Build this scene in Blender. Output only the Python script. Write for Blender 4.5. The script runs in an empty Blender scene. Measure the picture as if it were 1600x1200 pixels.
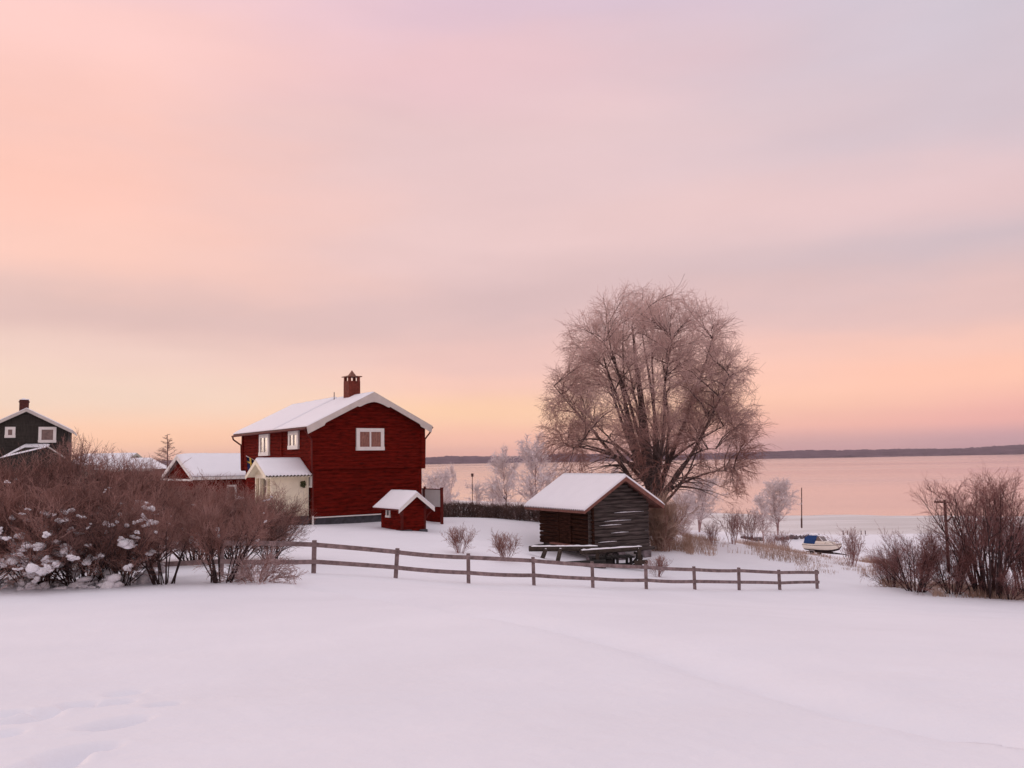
import bpy, math, random
import numpy as np
from mathutils import Matrix, Vector

# ------------------------------------------------------------------ camera
scene = bpy.context.scene
COL = scene.collection
R = math.radians
F_PX, CAM_Z, PITCH, ROLL = 1340.0, 15.0, 5.1, 0.95
cam_d = bpy.data.cameras.new('camera')
cam = bpy.data.objects.new('camera', cam_d)
COL.objects.link(cam)
cam_d.sensor_width = 36.0
cam_d.lens = F_PX / 1600 * 36
cam_d.clip_end = 30000
cam_d.clip_start = 0.1
ROT = (Matrix.Rotation(R(90 + PITCH), 3, 'X') @ Matrix.Rotation(R(-ROLL), 3, 'Z'))
cam.location = (0, 0, CAM_Z)
cam.rotation_euler = ROT.to_euler()
scene.camera = cam

# ------------------------------------------------------------------ world / sky
SUN_AZ, SUN_EL = -58.0, 7.0          # degrees, azimuth from +Y (negative = left), elevation
world = bpy.data.worlds.new('World')
scene.world = world
world.use_nodes = True
nt = world.node_tree
nt.nodes.clear()


def srgb(r, g, b):
    def f(c):
        c /= 255.0
        return c / 12.92 if c <= 0.04045 else ((c + 0.055) / 1.055) ** 2.4
    return (f(r), f(g), f(b), 1.0)


def node(tree, kind, **kw):
    n = tree.nodes.new(kind)
    for k, v in kw.items():
        setattr(n, k, v)
    return n


def build_sky():
    L = nt.links
    tc = node(nt, 'ShaderNodeTexCoord')
    sep = node(nt, 'ShaderNodeSeparateXYZ')
    L.new(tc.outputs['Generated'], sep.inputs[0])

    def math_(op, a, b=None, c=None):
        m = node(nt, 'ShaderNodeMath', operation=op)
        for i, v in enumerate((a, b, c)):
            if v is None:
                continue
            if isinstance(v, (int, float)):
                m.inputs[i].default_value = v
            else:
                L.new(v, m.inputs[i])
        return m.outputs[0]

    # elevation in degrees
    el = math_('MULTIPLY', math_('ARCSINE', sep.outputs[2]), 57.2958)
    # streaky cloud noise: stretched along the horizon
    mp = node(nt, 'ShaderNodeMapping')
    mp.inputs['Scale'].default_value = (1.6, 1.6, 6.5)
    mp.inputs['Rotation'].default_value = (0.0, R(3.0), 0.0)
    L.new(tc.outputs['Generated'], mp.inputs['Vector'])
    nz = node(nt, 'ShaderNodeTexNoise')
    nz.inputs['Scale'].default_value = 2.1
    nz.inputs['Detail'].default_value = 4.0
    nz.inputs['Roughness'].default_value = 0.5
    L.new(mp.outputs[0], nz.inputs['Vector'])
    amp = math_('MINIMUM', math_('MULTIPLY', math_('ABSOLUTE', el), 0.5), 5.0)
    off = math_('MULTIPLY', math_('SUBTRACT', nz.outputs['Fac'], 0.5), amp)
    e2 = math_('ADD', el, off)
    pos = math_('DIVIDE', math_('MAXIMUM', e2, 0.0), 60.0)

    def ramp(stops):
        r = node(nt, 'ShaderNodeValToRGB')
        cr = r.color_ramp
        cr.interpolation = 'EASE'
        while len(cr.elements) < len(stops):
            cr.elements.new(0.5)
        for e, (p, c) in zip(cr.elements, stops):
            e.position = p / 60.0
            e.color = srgb(*c)
        L.new(pos, r.inputs['Fac'])
        return r.outputs['Color']

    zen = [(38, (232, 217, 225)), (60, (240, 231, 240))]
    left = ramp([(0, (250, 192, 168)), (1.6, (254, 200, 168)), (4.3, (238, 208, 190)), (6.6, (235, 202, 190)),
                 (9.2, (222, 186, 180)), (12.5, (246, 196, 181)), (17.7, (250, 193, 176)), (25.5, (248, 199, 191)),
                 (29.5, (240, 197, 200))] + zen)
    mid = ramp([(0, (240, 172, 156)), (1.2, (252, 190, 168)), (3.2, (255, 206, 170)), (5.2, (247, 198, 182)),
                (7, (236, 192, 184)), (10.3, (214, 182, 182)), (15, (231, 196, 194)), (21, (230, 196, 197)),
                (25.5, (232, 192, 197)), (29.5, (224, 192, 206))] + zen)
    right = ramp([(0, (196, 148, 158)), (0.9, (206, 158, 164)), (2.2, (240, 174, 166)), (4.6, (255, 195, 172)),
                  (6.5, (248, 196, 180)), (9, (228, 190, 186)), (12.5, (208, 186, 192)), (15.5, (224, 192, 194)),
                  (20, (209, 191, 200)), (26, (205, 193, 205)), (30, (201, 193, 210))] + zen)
    # azimuth factor: closeness to the warm side of the sky
    hv = node(nt, 'ShaderNodeVectorMath', operation='MULTIPLY')
    L.new(tc.outputs['Generated'], hv.inputs[0])
    hv.inputs[1].default_value = (1, 1, 0)
    hn = node(nt, 'ShaderNodeVectorMath', operation='NORMALIZE')
    L.new(hv.outputs[0], hn.inputs[0])
    dt = node(nt, 'ShaderNodeVectorMath', operation='DOT_PRODUCT')
    L.new(hn.outputs[0], dt.inputs[0])
    wa = R(-50)
    dt.inputs[1].default_value = (math.sin(wa), math.cos(wa), 0)
    f = math_('MULTIPLY_ADD', dt.outputs['Value'], 0.5, 0.5)
    nz2 = node(nt, 'ShaderNodeTexNoise')
    nz2.inputs['Scale'].default_value = 1.6
    nz2.inputs['Detail'].default_value = 3.0
    L.new(mp.outputs[0], nz2.inputs['Vector'])
    f = math_('ADD', f, math_('MULTIPLY', math_('SUBTRACT', nz2.outputs['Fac'], 0.5), 0.16))

    def mix(a, b, lo, hi):
        mr = node(nt, 'ShaderNodeMapRange', interpolation_type='SMOOTHSTEP')
        mr.inputs['From Min'].default_value = lo
        mr.inputs['From Max'].default_value = hi
        L.new(f, mr.inputs['Value'])
        m = node(nt, 'ShaderNodeMix', data_type='RGBA')
        L.new(mr.outputs[0], m.inputs['Factor'])
        L.new(a, m.inputs['A'])
        L.new(b, m.inputs['B'])
        return m.outputs['Result']
    c = mix(mix(right, mid, 0.58, 0.84), left, 0.82, 0.99)
    # soft light and dark drifts in the cloud
    nz3 = node(nt, 'ShaderNodeTexNoise')
    nz3.inputs['Scale'].default_value = 1.5
    nz3.inputs['Detail'].default_value = 5.0
    nz3.inputs['Roughness'].default_value = 0.55
    L.new(mp.outputs[0], nz3.inputs['Vector'])
    v = math_('MULTIPLY_ADD', nz3.outputs['Fac'], 0.20, 0.845)
    sc = node(nt, 'ShaderNodeVectorMath', operation='SCALE')
    hs = node(nt, 'ShaderNodeHueSaturation')
    hs.inputs['Saturation'].default_value = 0.97
    L.new(c, hs.inputs['Color'])
    L.new(hs.outputs[0], sc.inputs[0])
    L.new(v, sc.inputs['Scale'])
    bg = node(nt, 'ShaderNodeBackground')
    bg.inputs['Strength'].default_value = 1.0
    L.new(sc.outputs[0], bg.inputs['Color'])
    sky = node(nt, 'ShaderNodeTexSky', sky_type='NISHITA')
    sky.sun_disc = False
    sky.sun_elevation = R(SUN_EL)
    sky.sun_rotation = R(SUN_AZ)
    bg2 = node(nt, 'ShaderNodeBackground')
    bg2.inputs['Strength'].default_value = 0.1
    L.new(sky.outputs[0], bg2.inputs['Color'])
    ms = node(nt, 'ShaderNodeMixShader')
    ms.inputs[0].default_value = 0.95
    L.new(bg2.outputs[0], ms.inputs[1])
    L.new(bg.outputs[0], ms.inputs[2])
    out = node(nt, 'ShaderNodeOutputWorld')
    L.new(ms.outputs[0], out.inputs['Surface'])


build_sky()

sun_d = bpy.data.lights.new('sun', 'SUN')
sun_d.energy = 0.5
sun_d.angle = R(20)
sun_d.color = (1.0, 0.82, 0.7)
sun = bpy.data.objects.new('sun', sun_d)
COL.objects.link(sun)
_sd = Vector((math.sin(R(SUN_AZ)) * math.cos(R(SUN_EL)), math.cos(R(SUN_AZ)) * math.cos(R(SUN_EL)), math.sin(R(SUN_EL))))
sun.rotation_euler = _sd.to_track_quat('Z', 'Y').to_euler()

vs = scene.view_settings
vs.view_transform = 'Standard'
vs.look = 'None'
vs.exposure = 0.22
vs.gamma = 1.0
vs.use_curve_mapping = False
scene.render.engine = 'CYCLES'
scene.cycles.use_denoising = True
scene.cycles.max_bounces = 6
scene.cycles.volume_bounces = 0
scene.cycles.use_adaptive_sampling = True

# ------------------------------------------------------------------ helpers
rnd = random.Random(7)


def at(x, y, Y):
    """photo pixel (1600 x 1200) at the ground distance Y in metres -> world point"""
    d = ROT @ Vector(((x - 800) / F_PX, -(y - 600) / F_PX, -1.0))
    k = Y / d.y
    return Vector((d.x * k, Y, CAM_Z + d.z * k))


def at_z(x, y, z):
    d = ROT @ Vector(((x - 800) / F_PX, -(y - 600) / F_PX, -1.0))
    k = (z - CAM_Z) / d.z
    return Vector((d.x * k, d.y * k, z))


def tag(o, label=None, cat=None, group=None, kind=None):
    if label:
        o['label'] = label
    if cat:
        o['category'] = cat
    if group:
        o['group'] = group
    if kind:
        o['kind'] = kind
    return o


def empty(name, loc, rz=0.0):
    o = bpy.data.objects.new(name, None)
    o.empty_display_size = 0.3
    COL.objects.link(o)
    o.location = loc
    o.rotation_euler = (0, 0, rz)
    return o


def link(name, me, mat, parent=None):
    o = bpy.data.objects.new(name, me)
    COL.objects.link(o)
    if mat is not None and len(me.materials) == 0:
        me.materials.append(mat)
    if parent is not None:
        o.parent = parent
    return o


def np_mesh(name, V, F):
    """V (n,3), F (m,k) with k = 3 or 4"""
    me = bpy.data.meshes.new(name)
    V = np.asarray(V, dtype=np.float32)
    F = np.asarray(F, dtype=np.int32)
    k = F.shape[1]
    me.vertices.add(len(V))
    me.vertices.foreach_set('co', V.ravel())
    me.loops.add(F.size)
    me.loops.foreach_set('vertex_index', F.ravel())
    me.polygons.add(len(F))
    me.polygons.foreach_set('loop_start', np.arange(len(F), dtype=np.int32) * k)
    me.update(calc_edges=True)
    return me


class MB:
    """collects shapes into one mesh"""

    def __init__(self):
        self.v, self.f = [], []

    def add(self, vs_, fs):
        b = len(self.v)
        self.v += [tuple(p) for p in vs_]
        self.f += [tuple(i + b for i in f) for f in fs]
        return self

    def box(self, x0, x1, y0, y1, z0, z1):
        return self.add([(x0, y0, z0), (x1, y0, z0), (x1, y1, z0), (x0, y1, z0), (x0, y0, z1), (x1, y0, z1), (x1, y1, z1), (x0, y1, z1)],
                        [(0, 3, 2, 1), (4, 5, 6, 7), (0, 1, 5, 4), (1, 2, 6, 5), (2, 3, 7, 6), (3, 0, 4, 7)])

    def prism(self, poly, a, b):
        """poly: list of 3-D points of one face; b - a: extrusion vector"""
        d = Vector(b) - Vector(a)
        n = len(poly)
        p0 = [Vector(p) for p in poly]
        p1 = [p + d for p in p0]
        fs = [tuple(range(n - 1, -1, -1)), tuple(range(n, 2 * n))]
        for i in range(n):
            j = (i + 1) % n
            fs.append((i, j, n + j, n + i))
        return self.add(p0 + p1, fs)

    def bar(self, a, b, w, h=None, sides=4, w2=None):
        """beam from a to b, width w, height h; sides > 4 makes it round"""
        a, b = Vector(a), Vector(b)
        h = w if h is None else h
        k = 1.0 if w2 is None else w2 / w
        t = (b - a).normalized()
        up = Vector((0, 0, 1)) if abs(t.z) < 0.95 else Vector((0, 1, 0))
        s = t.cross(up).normalized()
        u = s.cross(t).normalized()
        ring0, ring1 = [], []
        for i in range(sides):
            if sides == 4:
                cx, cy = ((-.5, -.5), (.5, -.5), (.5, .5), (-.5, .5))[i]
            else:
                an = 2 * math.pi * i / sides
                cx, cy = .5 * math.cos(an), .5 * math.sin(an)
            ring0.append(a + s * cx * w + u * cy * h)
            ring1.append(b + s * cx * w * k + u * cy * h * k)
        n = sides
        fs = [tuple(range(n)), tuple(range(2 * n - 1, n - 1, -1))]
        for i in range(n):
            j = (i + 1) % n
            fs.append((i, n + i, n + j, j))
        return self.add(ring0 + ring1, fs)

    def path(self, pts, r, sides=7):
        for a, b in zip(pts[:-1], pts[1:]):
            self.bar(a, b, 2 * r, sides=sides)
        return self

    def build(self, name, mat, parent=None, bevel=0.0):
        me = bpy.data.meshes.new(name)
        me.from_pydata(self.v, [], self.f)
        me.update()
        o = link(name, me, mat, parent)
        if bevel:
            m = o.modifiers.new('bevel', 'BEVEL')
            m.width = bevel
            m.segments = 2
        return o


# ------------------------------------------------------------------ materials
def mat(name, col, rough=0.8, var=0.15, scale=6.0, bump=0.0, bscale=None, stretch=None, spec=0.3, metallic=0.0, col2=None, detail=5.0):
    m = bpy.data.materials.new(name)
    m.use_nodes = True
    t = m.node_tree
    L = t.links
    p = t.nodes['Principled BSDF']
    p.inputs['Roughness'].default_value = rough
    p.inputs['Specular IOR Level'].default_value = spec
    p.inputs['Metallic'].default_value = metallic
    tc = node(t, 'ShaderNodeTexCoord')
    mp = node(t, 'ShaderNodeMapping')
    L.new(tc.outputs['Object'], mp.inputs['Vector'])
    if stretch:
        mp.inputs['Scale'].default_value = stretch
    nz = node(t, 'ShaderNodeTexNoise')
    nz.inputs['Scale'].default_value = scale
    nz.inputs['Detail'].default_value = detail
    nz.inputs['Roughness'].default_value = 0.6
    L.new(mp.outputs[0], nz.inputs['Vector'])
    r = node(t, 'ShaderNodeValToRGB')
    a = [c * (1 - var) for c in col]
    b = list(col2) if col2 else [min(1, c * (1 + var)) for c in col]
    r.color_ramp.elements[0].position = 0.32
    r.color_ramp.elements[0].color = (*a, 1)
    r.color_ramp.elements[1].position = 0.68
    r.color_ramp.elements[1].color = (*b, 1)
    L.new(nz.outputs['Fac'], r.inputs['Fac'])
    L.new(r.outputs['Color'], p.inputs['Base Color'])
    if bump:
        n2 = node(t, 'ShaderNodeTexNoise')
        n2.inputs['Scale'].default_value = bscale or scale * 4
        n2.inputs['Detail'].default_value = 6.0
        L.new(mp.outputs[0], n2.inputs['Vector'])
        bp = node(t, 'ShaderNodeBump')
        bp.inputs['Strength'].default_value = bump
        bp.inputs['Distance'].default_value = 0.03
        L.new(n2.outputs['Fac'], bp.inputs['Height'])
        L.new(bp.outputs[0], p.inputs['Normal'])
    return m


M = {}
M['snow'] = mat('snow', (0.84, 0.84, 0.88), 0.65, 0.03, 0.35, 0.45, 7.0, spec=0.25)
M['roof_snow'] = mat('roof_snow', (0.87, 0.87, 0.90), 0.6, 0.02, 1.5, 0.15, 8.0, spec=0.25)
M['bush_snow'] = mat('bush_snow', (0.80, 0.79, 0.82), 0.7, 0.12, 5.0, 0.4, 20.0, spec=0.2)
M['red'] = mat('falu_red_timber', (0.118, 0.0080, 0.0048), 0.9, 0.55, 2.2, 0.6, 14.0, stretch=(1, 1, 5), spec=0.04)
M['red_trim'] = mat('red_trim', (0.10, 0.010, 0.007), 0.6, 0.2, 4.0, spec=0.2)
M['white'] = mat('white_paint', (0.74, 0.72, 0.68), 0.55, 0.06, 3.0, 0.1, 20.0)
M['barge'] = mat('barge_paint', (0.58, 0.53, 0.48), 0.6, 0.08, 3.0, 0.1, 20.0)
M['cream'] = mat('cream_paint', (0.74, 0.68, 0.52), 0.55, 0.07, 2.0, 0.1, 20.0)
M['stone'] = mat('grey_plinth', (0.075, 0.075, 0.085), 0.9, 0.35, 4.0, 0.5)
M['old_brick'] = mat('old_brick', (0.085, 0.028, 0.022), 0.9, 0.35, 9.0, 0.4)
M['brick'] = mat('chimney_brick', (0.15, 0.030, 0.018), 0.85, 0.35, 9.0, 0.4)
M['tin'] = mat('rusty_tin', (0.22, 0.10, 0.07), 0.6, 0.3, 6.0)
M['dark_log'] = mat('weathered_log', (0.035, 0.026, 0.024), 0.9, 0.45, 1.6, 0.8, 9.0, stretch=(.6, .6, 7), spec=0.1, col2=(0.135, 0.110, 0.102))
M['brown_log'] = mat('brown_log', (0.026, 0.011, 0.008), 0.9, 0.4, 2.2, 0.7, 9.0, stretch=(1, 1, 7), spec=0.05, col2=(0.062, 0.025, 0.016))
M['fascia'] = mat('fascia_board', (0.20, 0.085, 0.065), 0.75, 0.25, 4.0)
M['fence'] = mat('fence_board', (0.20, 0.14, 0.135), 0.85, 0.35, 5.0, 0.4, 25.0, col2=(0.30, 0.22, 0.215))
M['old_wood'] = mat('old_wood', (0.050, 0.036, 0.028), 0.9, 0.4, 5.0, 0.5)
M['black_wood'] = mat('tarred_wood', (0.018, 0.015, 0.014), 0.85, 0.4, 5.0, 0.5)
M['bark'] = mat('birch_bark', (0.060, 0.036, 0.032), 0.9, 0.45, 2.5, 0.6, 8.0, stretch=(1, 1, .5), col2=(0.13, 0.090, 0.082))
M['branch'] = mat('branch', (0.17, 0.080, 0.065), 0.9, 0.35, 0.8, col2=(0.30, 0.19, 0.175))
M['frost_twig'] = mat('frosted_twig', (0.36, 0.205, 0.185), 0.9, 0.2, 0.30, col2=(0.62, 0.48, 0.465), detail=3.0, spec=0.1)
def birch_twig_material():
    """brown twigs, thickly rimed high in the crown and only lightly low down"""
    m = mat('birch_twig', (0.30, 0.150, 0.120), 0.9, 0.2, 0.3, spec=0.1)
    t = m.node_tree
    L = t.links
    p = t.nodes['Principled BSDF']
    brown = p.inputs['Base Color'].links[0].from_socket
    tc = node(t, 'ShaderNodeTexCoord')
    sp = node(t, 'ShaderNodeSeparateXYZ')
    L.new(tc.outputs['Object'], sp.inputs[0])
    nz = node(t, 'ShaderNodeTexNoise')
    nz.inputs['Scale'].default_value = 0.45
    nz.inputs['Detail'].default_value = 4.0
    L.new(tc.outputs['Object'], nz.inputs['Vector'])
    ma = node(t, 'ShaderNodeMath', operation='MULTIPLY_ADD')
    L.new(nz.outputs['Fac'], ma.inputs[0])
    ma.inputs[1].default_value = 14.0
    L.new(sp.outputs[2], ma.inputs[2])
    mr = node(t, 'ShaderNodeMapRange')
    mr.inputs['From Min'].default_value = 10.0
    mr.inputs['From Max'].default_value = 20.0
    L.new(ma.outputs[0], mr.inputs['Value'])
    mx = node(t, 'ShaderNodeMix', data_type='RGBA')
    L.new(mr.outputs[0], mx.inputs['Factor'])
    L.new(brown, mx.inputs['A'])
    mx.inputs['B'].default_value = (0.70, 0.515, 0.465, 1)
    L.new(mx.outputs['Result'], p.inputs['Base Color'])
    return m


M['birch_twig'] = birch_twig_material()
M['rime_twig'] = mat('rime_twig', (0.72, 0.60, 0.58), 0.9, 0.10, 0.5, col2=(0.82, 0.74, 0.74), spec=0.1)
M['rime_bark'] = mat('rime_bark', (0.36, 0.23, 0.22), 0.9, 0.3, 1.0)
M['shrub_stem'] = mat('shrub_stem', (0.045, 0.026, 0.026), 0.9, 0.4, 4.0)
M['shrub_twig'] = mat('shrub_twig', (0.25, 0.105, 0.078), 0.9, 0.25, 0.9, col2=(0.46, 0.28, 0.245), spec=0.1)
M['dark_twig'] = mat('dark_twig', (0.115, 0.052, 0.042), 0.9, 0.3, 0.9, col2=(0.30, 0.175, 0.155), spec=0.1)
M['warm_twig'] = mat('warm_twig', (0.34, 0.150, 0.110), 0.9, 0.25, 0.9, col2=(0.58, 0.37, 0.32), spec=0.1)
M['red_twig'] = mat('red_twig', (0.20, 0.078, 0.068), 0.9, 0.25, 0.9, col2=(0.36, 0.18, 0.165), spec=0.1)
M['hedge'] = mat('hedge_twig', (0.085, 0.045, 0.036), 0.9, 0.35, 2.0, col2=(0.20, 0.115, 0.095))
M['straw'] = mat('dry_grass', (0.40, 0.235, 0.155), 0.9, 0.3, 0.6, col2=(0.62, 0.45, 0.37))
M['green_house'] = mat('dark_house_board', (0.034, 0.030, 0.025), 0.85, 0.35, 1.5, 0.4, 12.0, stretch=(6, 6, 1))
M['grey_white'] = mat('grey_white_paint', (0.52, 0.49, 0.45), 0.6, 0.08, 3.0)
M['pale_wall'] = mat('pale_wall', (0.36, 0.34, 0.30), 0.8, 0.1, 2.0)
M['glass'] = mat('window_glass', (0.16, 0.12, 0.11), 0.08, 0.25, 3.0, spec=0.6)
M['curtain_glass'] = mat('curtained_pane', (0.20, 0.085, 0.065), 0.25, 0.25, 5.0, spec=0.4, stretch=(4, 4, 1), col2=(0.33, 0.16, 0.12))
M['frosted_glass'] = mat('frosted_glass', (0.55, 0.54, 0.52), 0.35, 0.05, 2.0, spec=0.4)
M['dark'] = mat('dark_opening', (0.012, 0.010, 0.010), 0.9, 0.2, 3.0)
M['flag_blue'] = mat('flag_blue', (0.012, 0.02, 0.085), 0.8, 0.2, 4.0)
M['flag_yellow'] = mat('flag_yellow', (0.70, 0.50, 0.10), 0.8, 0.1, 4.0)
M['wreath'] = mat('wreath_green', (0.05, 0.055, 0.02), 0.9, 0.4, 20.0)
M['hull'] = mat('cream_hull', (0.84, 0.75, 0.64), 0.35, 0.05, 2.0)
M['boat_white'] = mat('boat_white', (0.78, 0.76, 0.76), 0.35, 0.04, 2.0)
M['boat_dark'] = mat('dark_bottom_paint', (0.035, 0.018, 0.018), 0.6, 0.3, 3.0)
M['canvas'] = mat('blue_canvas', (0.008, 0.045, 0.16), 0.75, 0.25, 3.0)
M['rubber'] = mat('rubber', (0.02, 0.018, 0.018), 0.8, 0.2, 5.0)
M['steel'] = mat('galvanised_steel', (0.25, 0.22, 0.22), 0.5, 0.2, 5.0, metallic=0.5)
M['rock'] = mat('dark_rock', (0.075, 0.055, 0.058), 0.9, 0.4, 2.0, 0.6, 6.0, col2=(0.22, 0.18, 0.19))
M['pole'] = mat('creosote_pole', (0.085, 0.042, 0.036), 0.9, 0.3, 3.0)
M['green_tin'] = mat('pale_roof_tin', (0.35, 0.36, 0.31), 0.6, 0.1, 2.0)


def ice_material():
    m = mat('shore_ice', (0.62, 0.58, 0.55), 0.5, 0.14, 0.05, 0.1, 1.0, stretch=(.35, 1.6, 1), spec=0.4, col2=(0.82, 0.80, 0.80))
    return m


def lake_material():
    m = bpy.data.materials.new('lake_water')
    m.use_nodes = True
    t = m.node_tree
    L = t.links
    p = t.nodes['Principled BSDF']
    p.inputs['Base Color'].default_value = (0.52, 0.34, 0.33, 1)
    p.inputs['IOR'].default_value = 1.33
    p.inputs['Specular IOR Level'].default_value = 0.5
    tc = node(t, 'ShaderNodeTexCoord')
    mp = node(t, 'ShaderNodeMapping')
    mp.inputs['Scale'].default_value = (0.0006, 0.0022, 1)
    L.new(tc.outputs['Object'], mp.inputs['Vector'])
    nz = node(t, 'ShaderNodeTexNoise')
    nz.inputs['Scale'].default_value = 1.3
    nz.inputs['Detail'].default_value = 6.0
    L.new(mp.outputs[0], nz.inputs['Vector'])
    mr = node(t, 'ShaderNodeMapRange')
    mr.inputs['From Min'].default_value = 0.35
    mr.inputs['From Max'].default_value = 0.65
    mr.inputs['To Min'].default_value = 0.06
    mr.inputs['To Max'].default_value = 0.20
    L.new(nz.outputs['Fac'], mr.inputs['Value'])
    L.new(mr.outputs[0], p.inputs['Roughness'])
    mp2 = node(t, 'ShaderNodeMapping')
    mp2.inputs['Scale'].default_value = (0.12, 0.4, 1)
    L.new(tc.outputs['Object'], mp2.inputs['Vector'])
    n2 = node(t, 'ShaderNodeTexNoise')
    n2.inputs['Scale'].default_value = 1.0
    n2.inputs['Detail'].default_value = 3.0
    L.new(mp2.outputs[0], n2.inputs['Vector'])
    bp = node(t, 'ShaderNodeBump')
    bp.inputs['Strength'].default_value = 0.02
    bp.inputs['Distance'].default_value = 0.3
    L.new(n2.outputs['Fac'], bp.inputs['Height'])
    L.new(bp.outputs[0], p.inputs['Normal'])
    return m


M['lake'] = lake_material()
M['ice'] = ice_material()
M['forest'] = mat('far_forest', (0.060, 0.030, 0.052), 0.95, 0.4, 0.010, col2=(0.17, 0.105, 0.135), detail=8.0, spec=0.0)

# ------------------------------------------------------------------ terrain
Y0F = 24.3


def fence_k(k):
    Y = Y0F * (1 + .0619 * k)
    u = (-310 + 116.8 * k) / (1 + .0619 * k)
    return 800 + u, Y


FENCE_BASE = {0: 897, 1: 903, 2: 910, 3: 915, 4: 918.5, 5: 920, 6: 920.5, 7: 921.5, 8: 921, 9: 920.5}
ctrl = []
for k, yb in FENCE_BASE.items():
    x, Y = fence_k(k)
    p = at(x, yb, Y)
    ctrl.append((p.x, p.y, p.z))
for x, y, Y in [(345, 884, 26.3), (180, 880, 24.5 + 3),
                (0, 906, 21.5), (120, 904, 21.5), (265, 903, 21.8), (345, 901, 22.2),
                (487, 821, 46), (400, 826, 42), (628, 829, 43), (660, 813, 50), (700, 808, 56), (850, 816, 54), (560, 850, 37), (760, 850, 40), (800, 868, 36.5),
                (900, 886, 38.3), (935, 879, 41.5), (1008, 874, 43.3), (890, 868, 44), (1050, 868, 44), (1120, 882, 43.5), (1200, 897, 42), (1330, 915, 40),
                (1380, 917, 38), (1450, 928, 36), (1540, 936, 35), (1600, 944, 34), (1700, 955, 33),
                (1100, 850, 75), (1092, 829, 125), (1200, 893, 84), (1280, 880, 104), (1285, 868.5, 120), (1210, 836, 150), (1195, 851, 135),
                (1340, 872, 112), (1450, 880, 105), (1560, 885, 100), (1020, 838, 53)]:
    p = at(x, y, Y)
    ctrl.append((p.x, p.y, p.z))
for X in (-14, -9, -5, -2, 0, 2.2):
    for Y in (0, 5, 10, 15):
        if X * -1.75 + 8.5 > Y - 2 or X < -4:
            ctrl.append((X, Y, CAM_Z - (1.45 + .065 * Y)))
for x, y in [(430, 910), (650, 945), (900, 990), (1100, 1050), (1300, 1110), (1500, 1150)]:
    d = ROT @ Vector(((x - 800) / F_PX, -(y - 600) / F_PX, -1))
    Y = 1.45 / (-d.z / d.y - .065)
    ctrl.append((d.x / d.y * Y, Y, CAM_Z - 1.45 - .065 * Y))
ctrl += [(-60, -30, 13.8), (0, -30, 13.5), (60, -30, 12.2), (-40, 10, 13.5), (-40, 40, 12.0), (25, 5, 12.6), (40, 15, 11.4), (60, 40, 7.0), (45, 35, 8.3),
         (-35, 65, 12.0), (-50, 80, 12.4), (-25, 70, 11.6), (-60, 130, 10), (-120, 80, 13), (-120, 200, 9), (-22, 62, 11.4),
         (-4, 75, 8.6), (-8, 110, 4.0), (10, 90, 6.5), (-10, 160, 1.4), (-15, 210, .6), (-15, 250, -.3), (-15, 350, -3), (15, 130, 2.6), (10, 180, .8), (12, 215, -.3), (12, 300, -3),
         (-60, 250, 4), (-60, 350, 0), (-60, 500, -3), (-150, 300, 8), (-200, 550, 2), (-400, 550, 5), (-400, 200, 10),
         (50, 150, 1.0), (50, 168, 0.1), (50, 200, -1.2), (50, 300, -3), (85, 150, .8), (85, 165, 0), (85, 220, -1.5), (120, 120, 1.2), (130, 160, 0), (150, 220, -2), (150, 350, -4),
         (250, 100, 1.5), (250, 160, -.2), (300, 300, -4), (200, 40, 4), (150, 0, 7), (100, 80, 2.5), (300, 0, 4), (420, 420, -6), (0, 520, -6), (200, 520, -6), (-250, 560, 1)]
ctrl = np.array(ctrl, dtype=np.float64)


def tps_k(d2):
    return np.where(d2 > 1e-9, d2 * np.log(np.maximum(d2, 1e-9)) * 0.5, 0.0)


def tps_fit(c):
    n = len(c)
    d2 = ((c[:, None, :2] - c[None, :, :2]) ** 2).sum(-1)
    K = tps_k(d2) + np.eye(n) * 1.5
    P = np.c_[np.ones(n), c[:, :2]]
    A = np.zeros((n + 3, n + 3))
    A[:n, :n] = K
    A[:n, n:] = P
    A[n:, :n] = P.T
    b = np.r_[c[:, 2], np.zeros(3)]
    return np.linalg.solve(A, b)


TPS = tps_fit(ctrl)


def gz(x, y):
    x = np.asarray(x, dtype=np.float64)
    y = np.asarray(y, dtype=np.float64)
    sh = x.shape
    xf, yf = x.ravel(), y.ravel()
    z = TPS[-3] + TPS[-2] * xf + TPS[-1] * yf
    for i in range(len(ctrl)):
        z = z + TPS[i] * tps_k((xf - ctrl[i, 0]) ** 2 + (yf - ctrl[i, 1]) ** 2)
    # wind drift waves
    z = z + 0.035 * np.sin(xf * .55 + .3 * yf + 1.0) * np.sin(yf * .42 - .2 * xf) + 0.018 * np.sin(xf * 1.3 - yf * .9) * np.sin(yf * 1.1 + 2)
    return z.reshape(sh)


def g1(x, y):
    return float(gz(np.array([x]), np.array([y]))[0])


# smooth pseudo noise for displacements
def wob(x, y, s=1.0, seed=0):
    r = np.random.RandomState(seed)
    z = np.zeros_like(np.asarray(x, dtype=np.float64))
    for i in range(7):
        a = r.uniform(0, 6.28)
        f = s * (1.0 + i * .75)
        z = z + np.sin((np.cos(a) * x + np.sin(a) * y) * f + r.uniform(0, 6.28)) / (1 + i * .6)
    return z / 3.0


def pix_ground(x, y):
    """where the ray through a photo pixel meets the snow"""
    d = ROT @ Vector(((x - 800) / F_PX, -(y - 600) / F_PX, -1.0))
    lo, hi = 2.0, 60.0
    for _ in range(40):
        m = (lo + hi) / 2
        if CAM_Z + d.z / d.y * m > g1(d.x / d.y * m, m):
            lo = m
        else:
            hi = m
    return d.x / d.y * lo, lo


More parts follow.
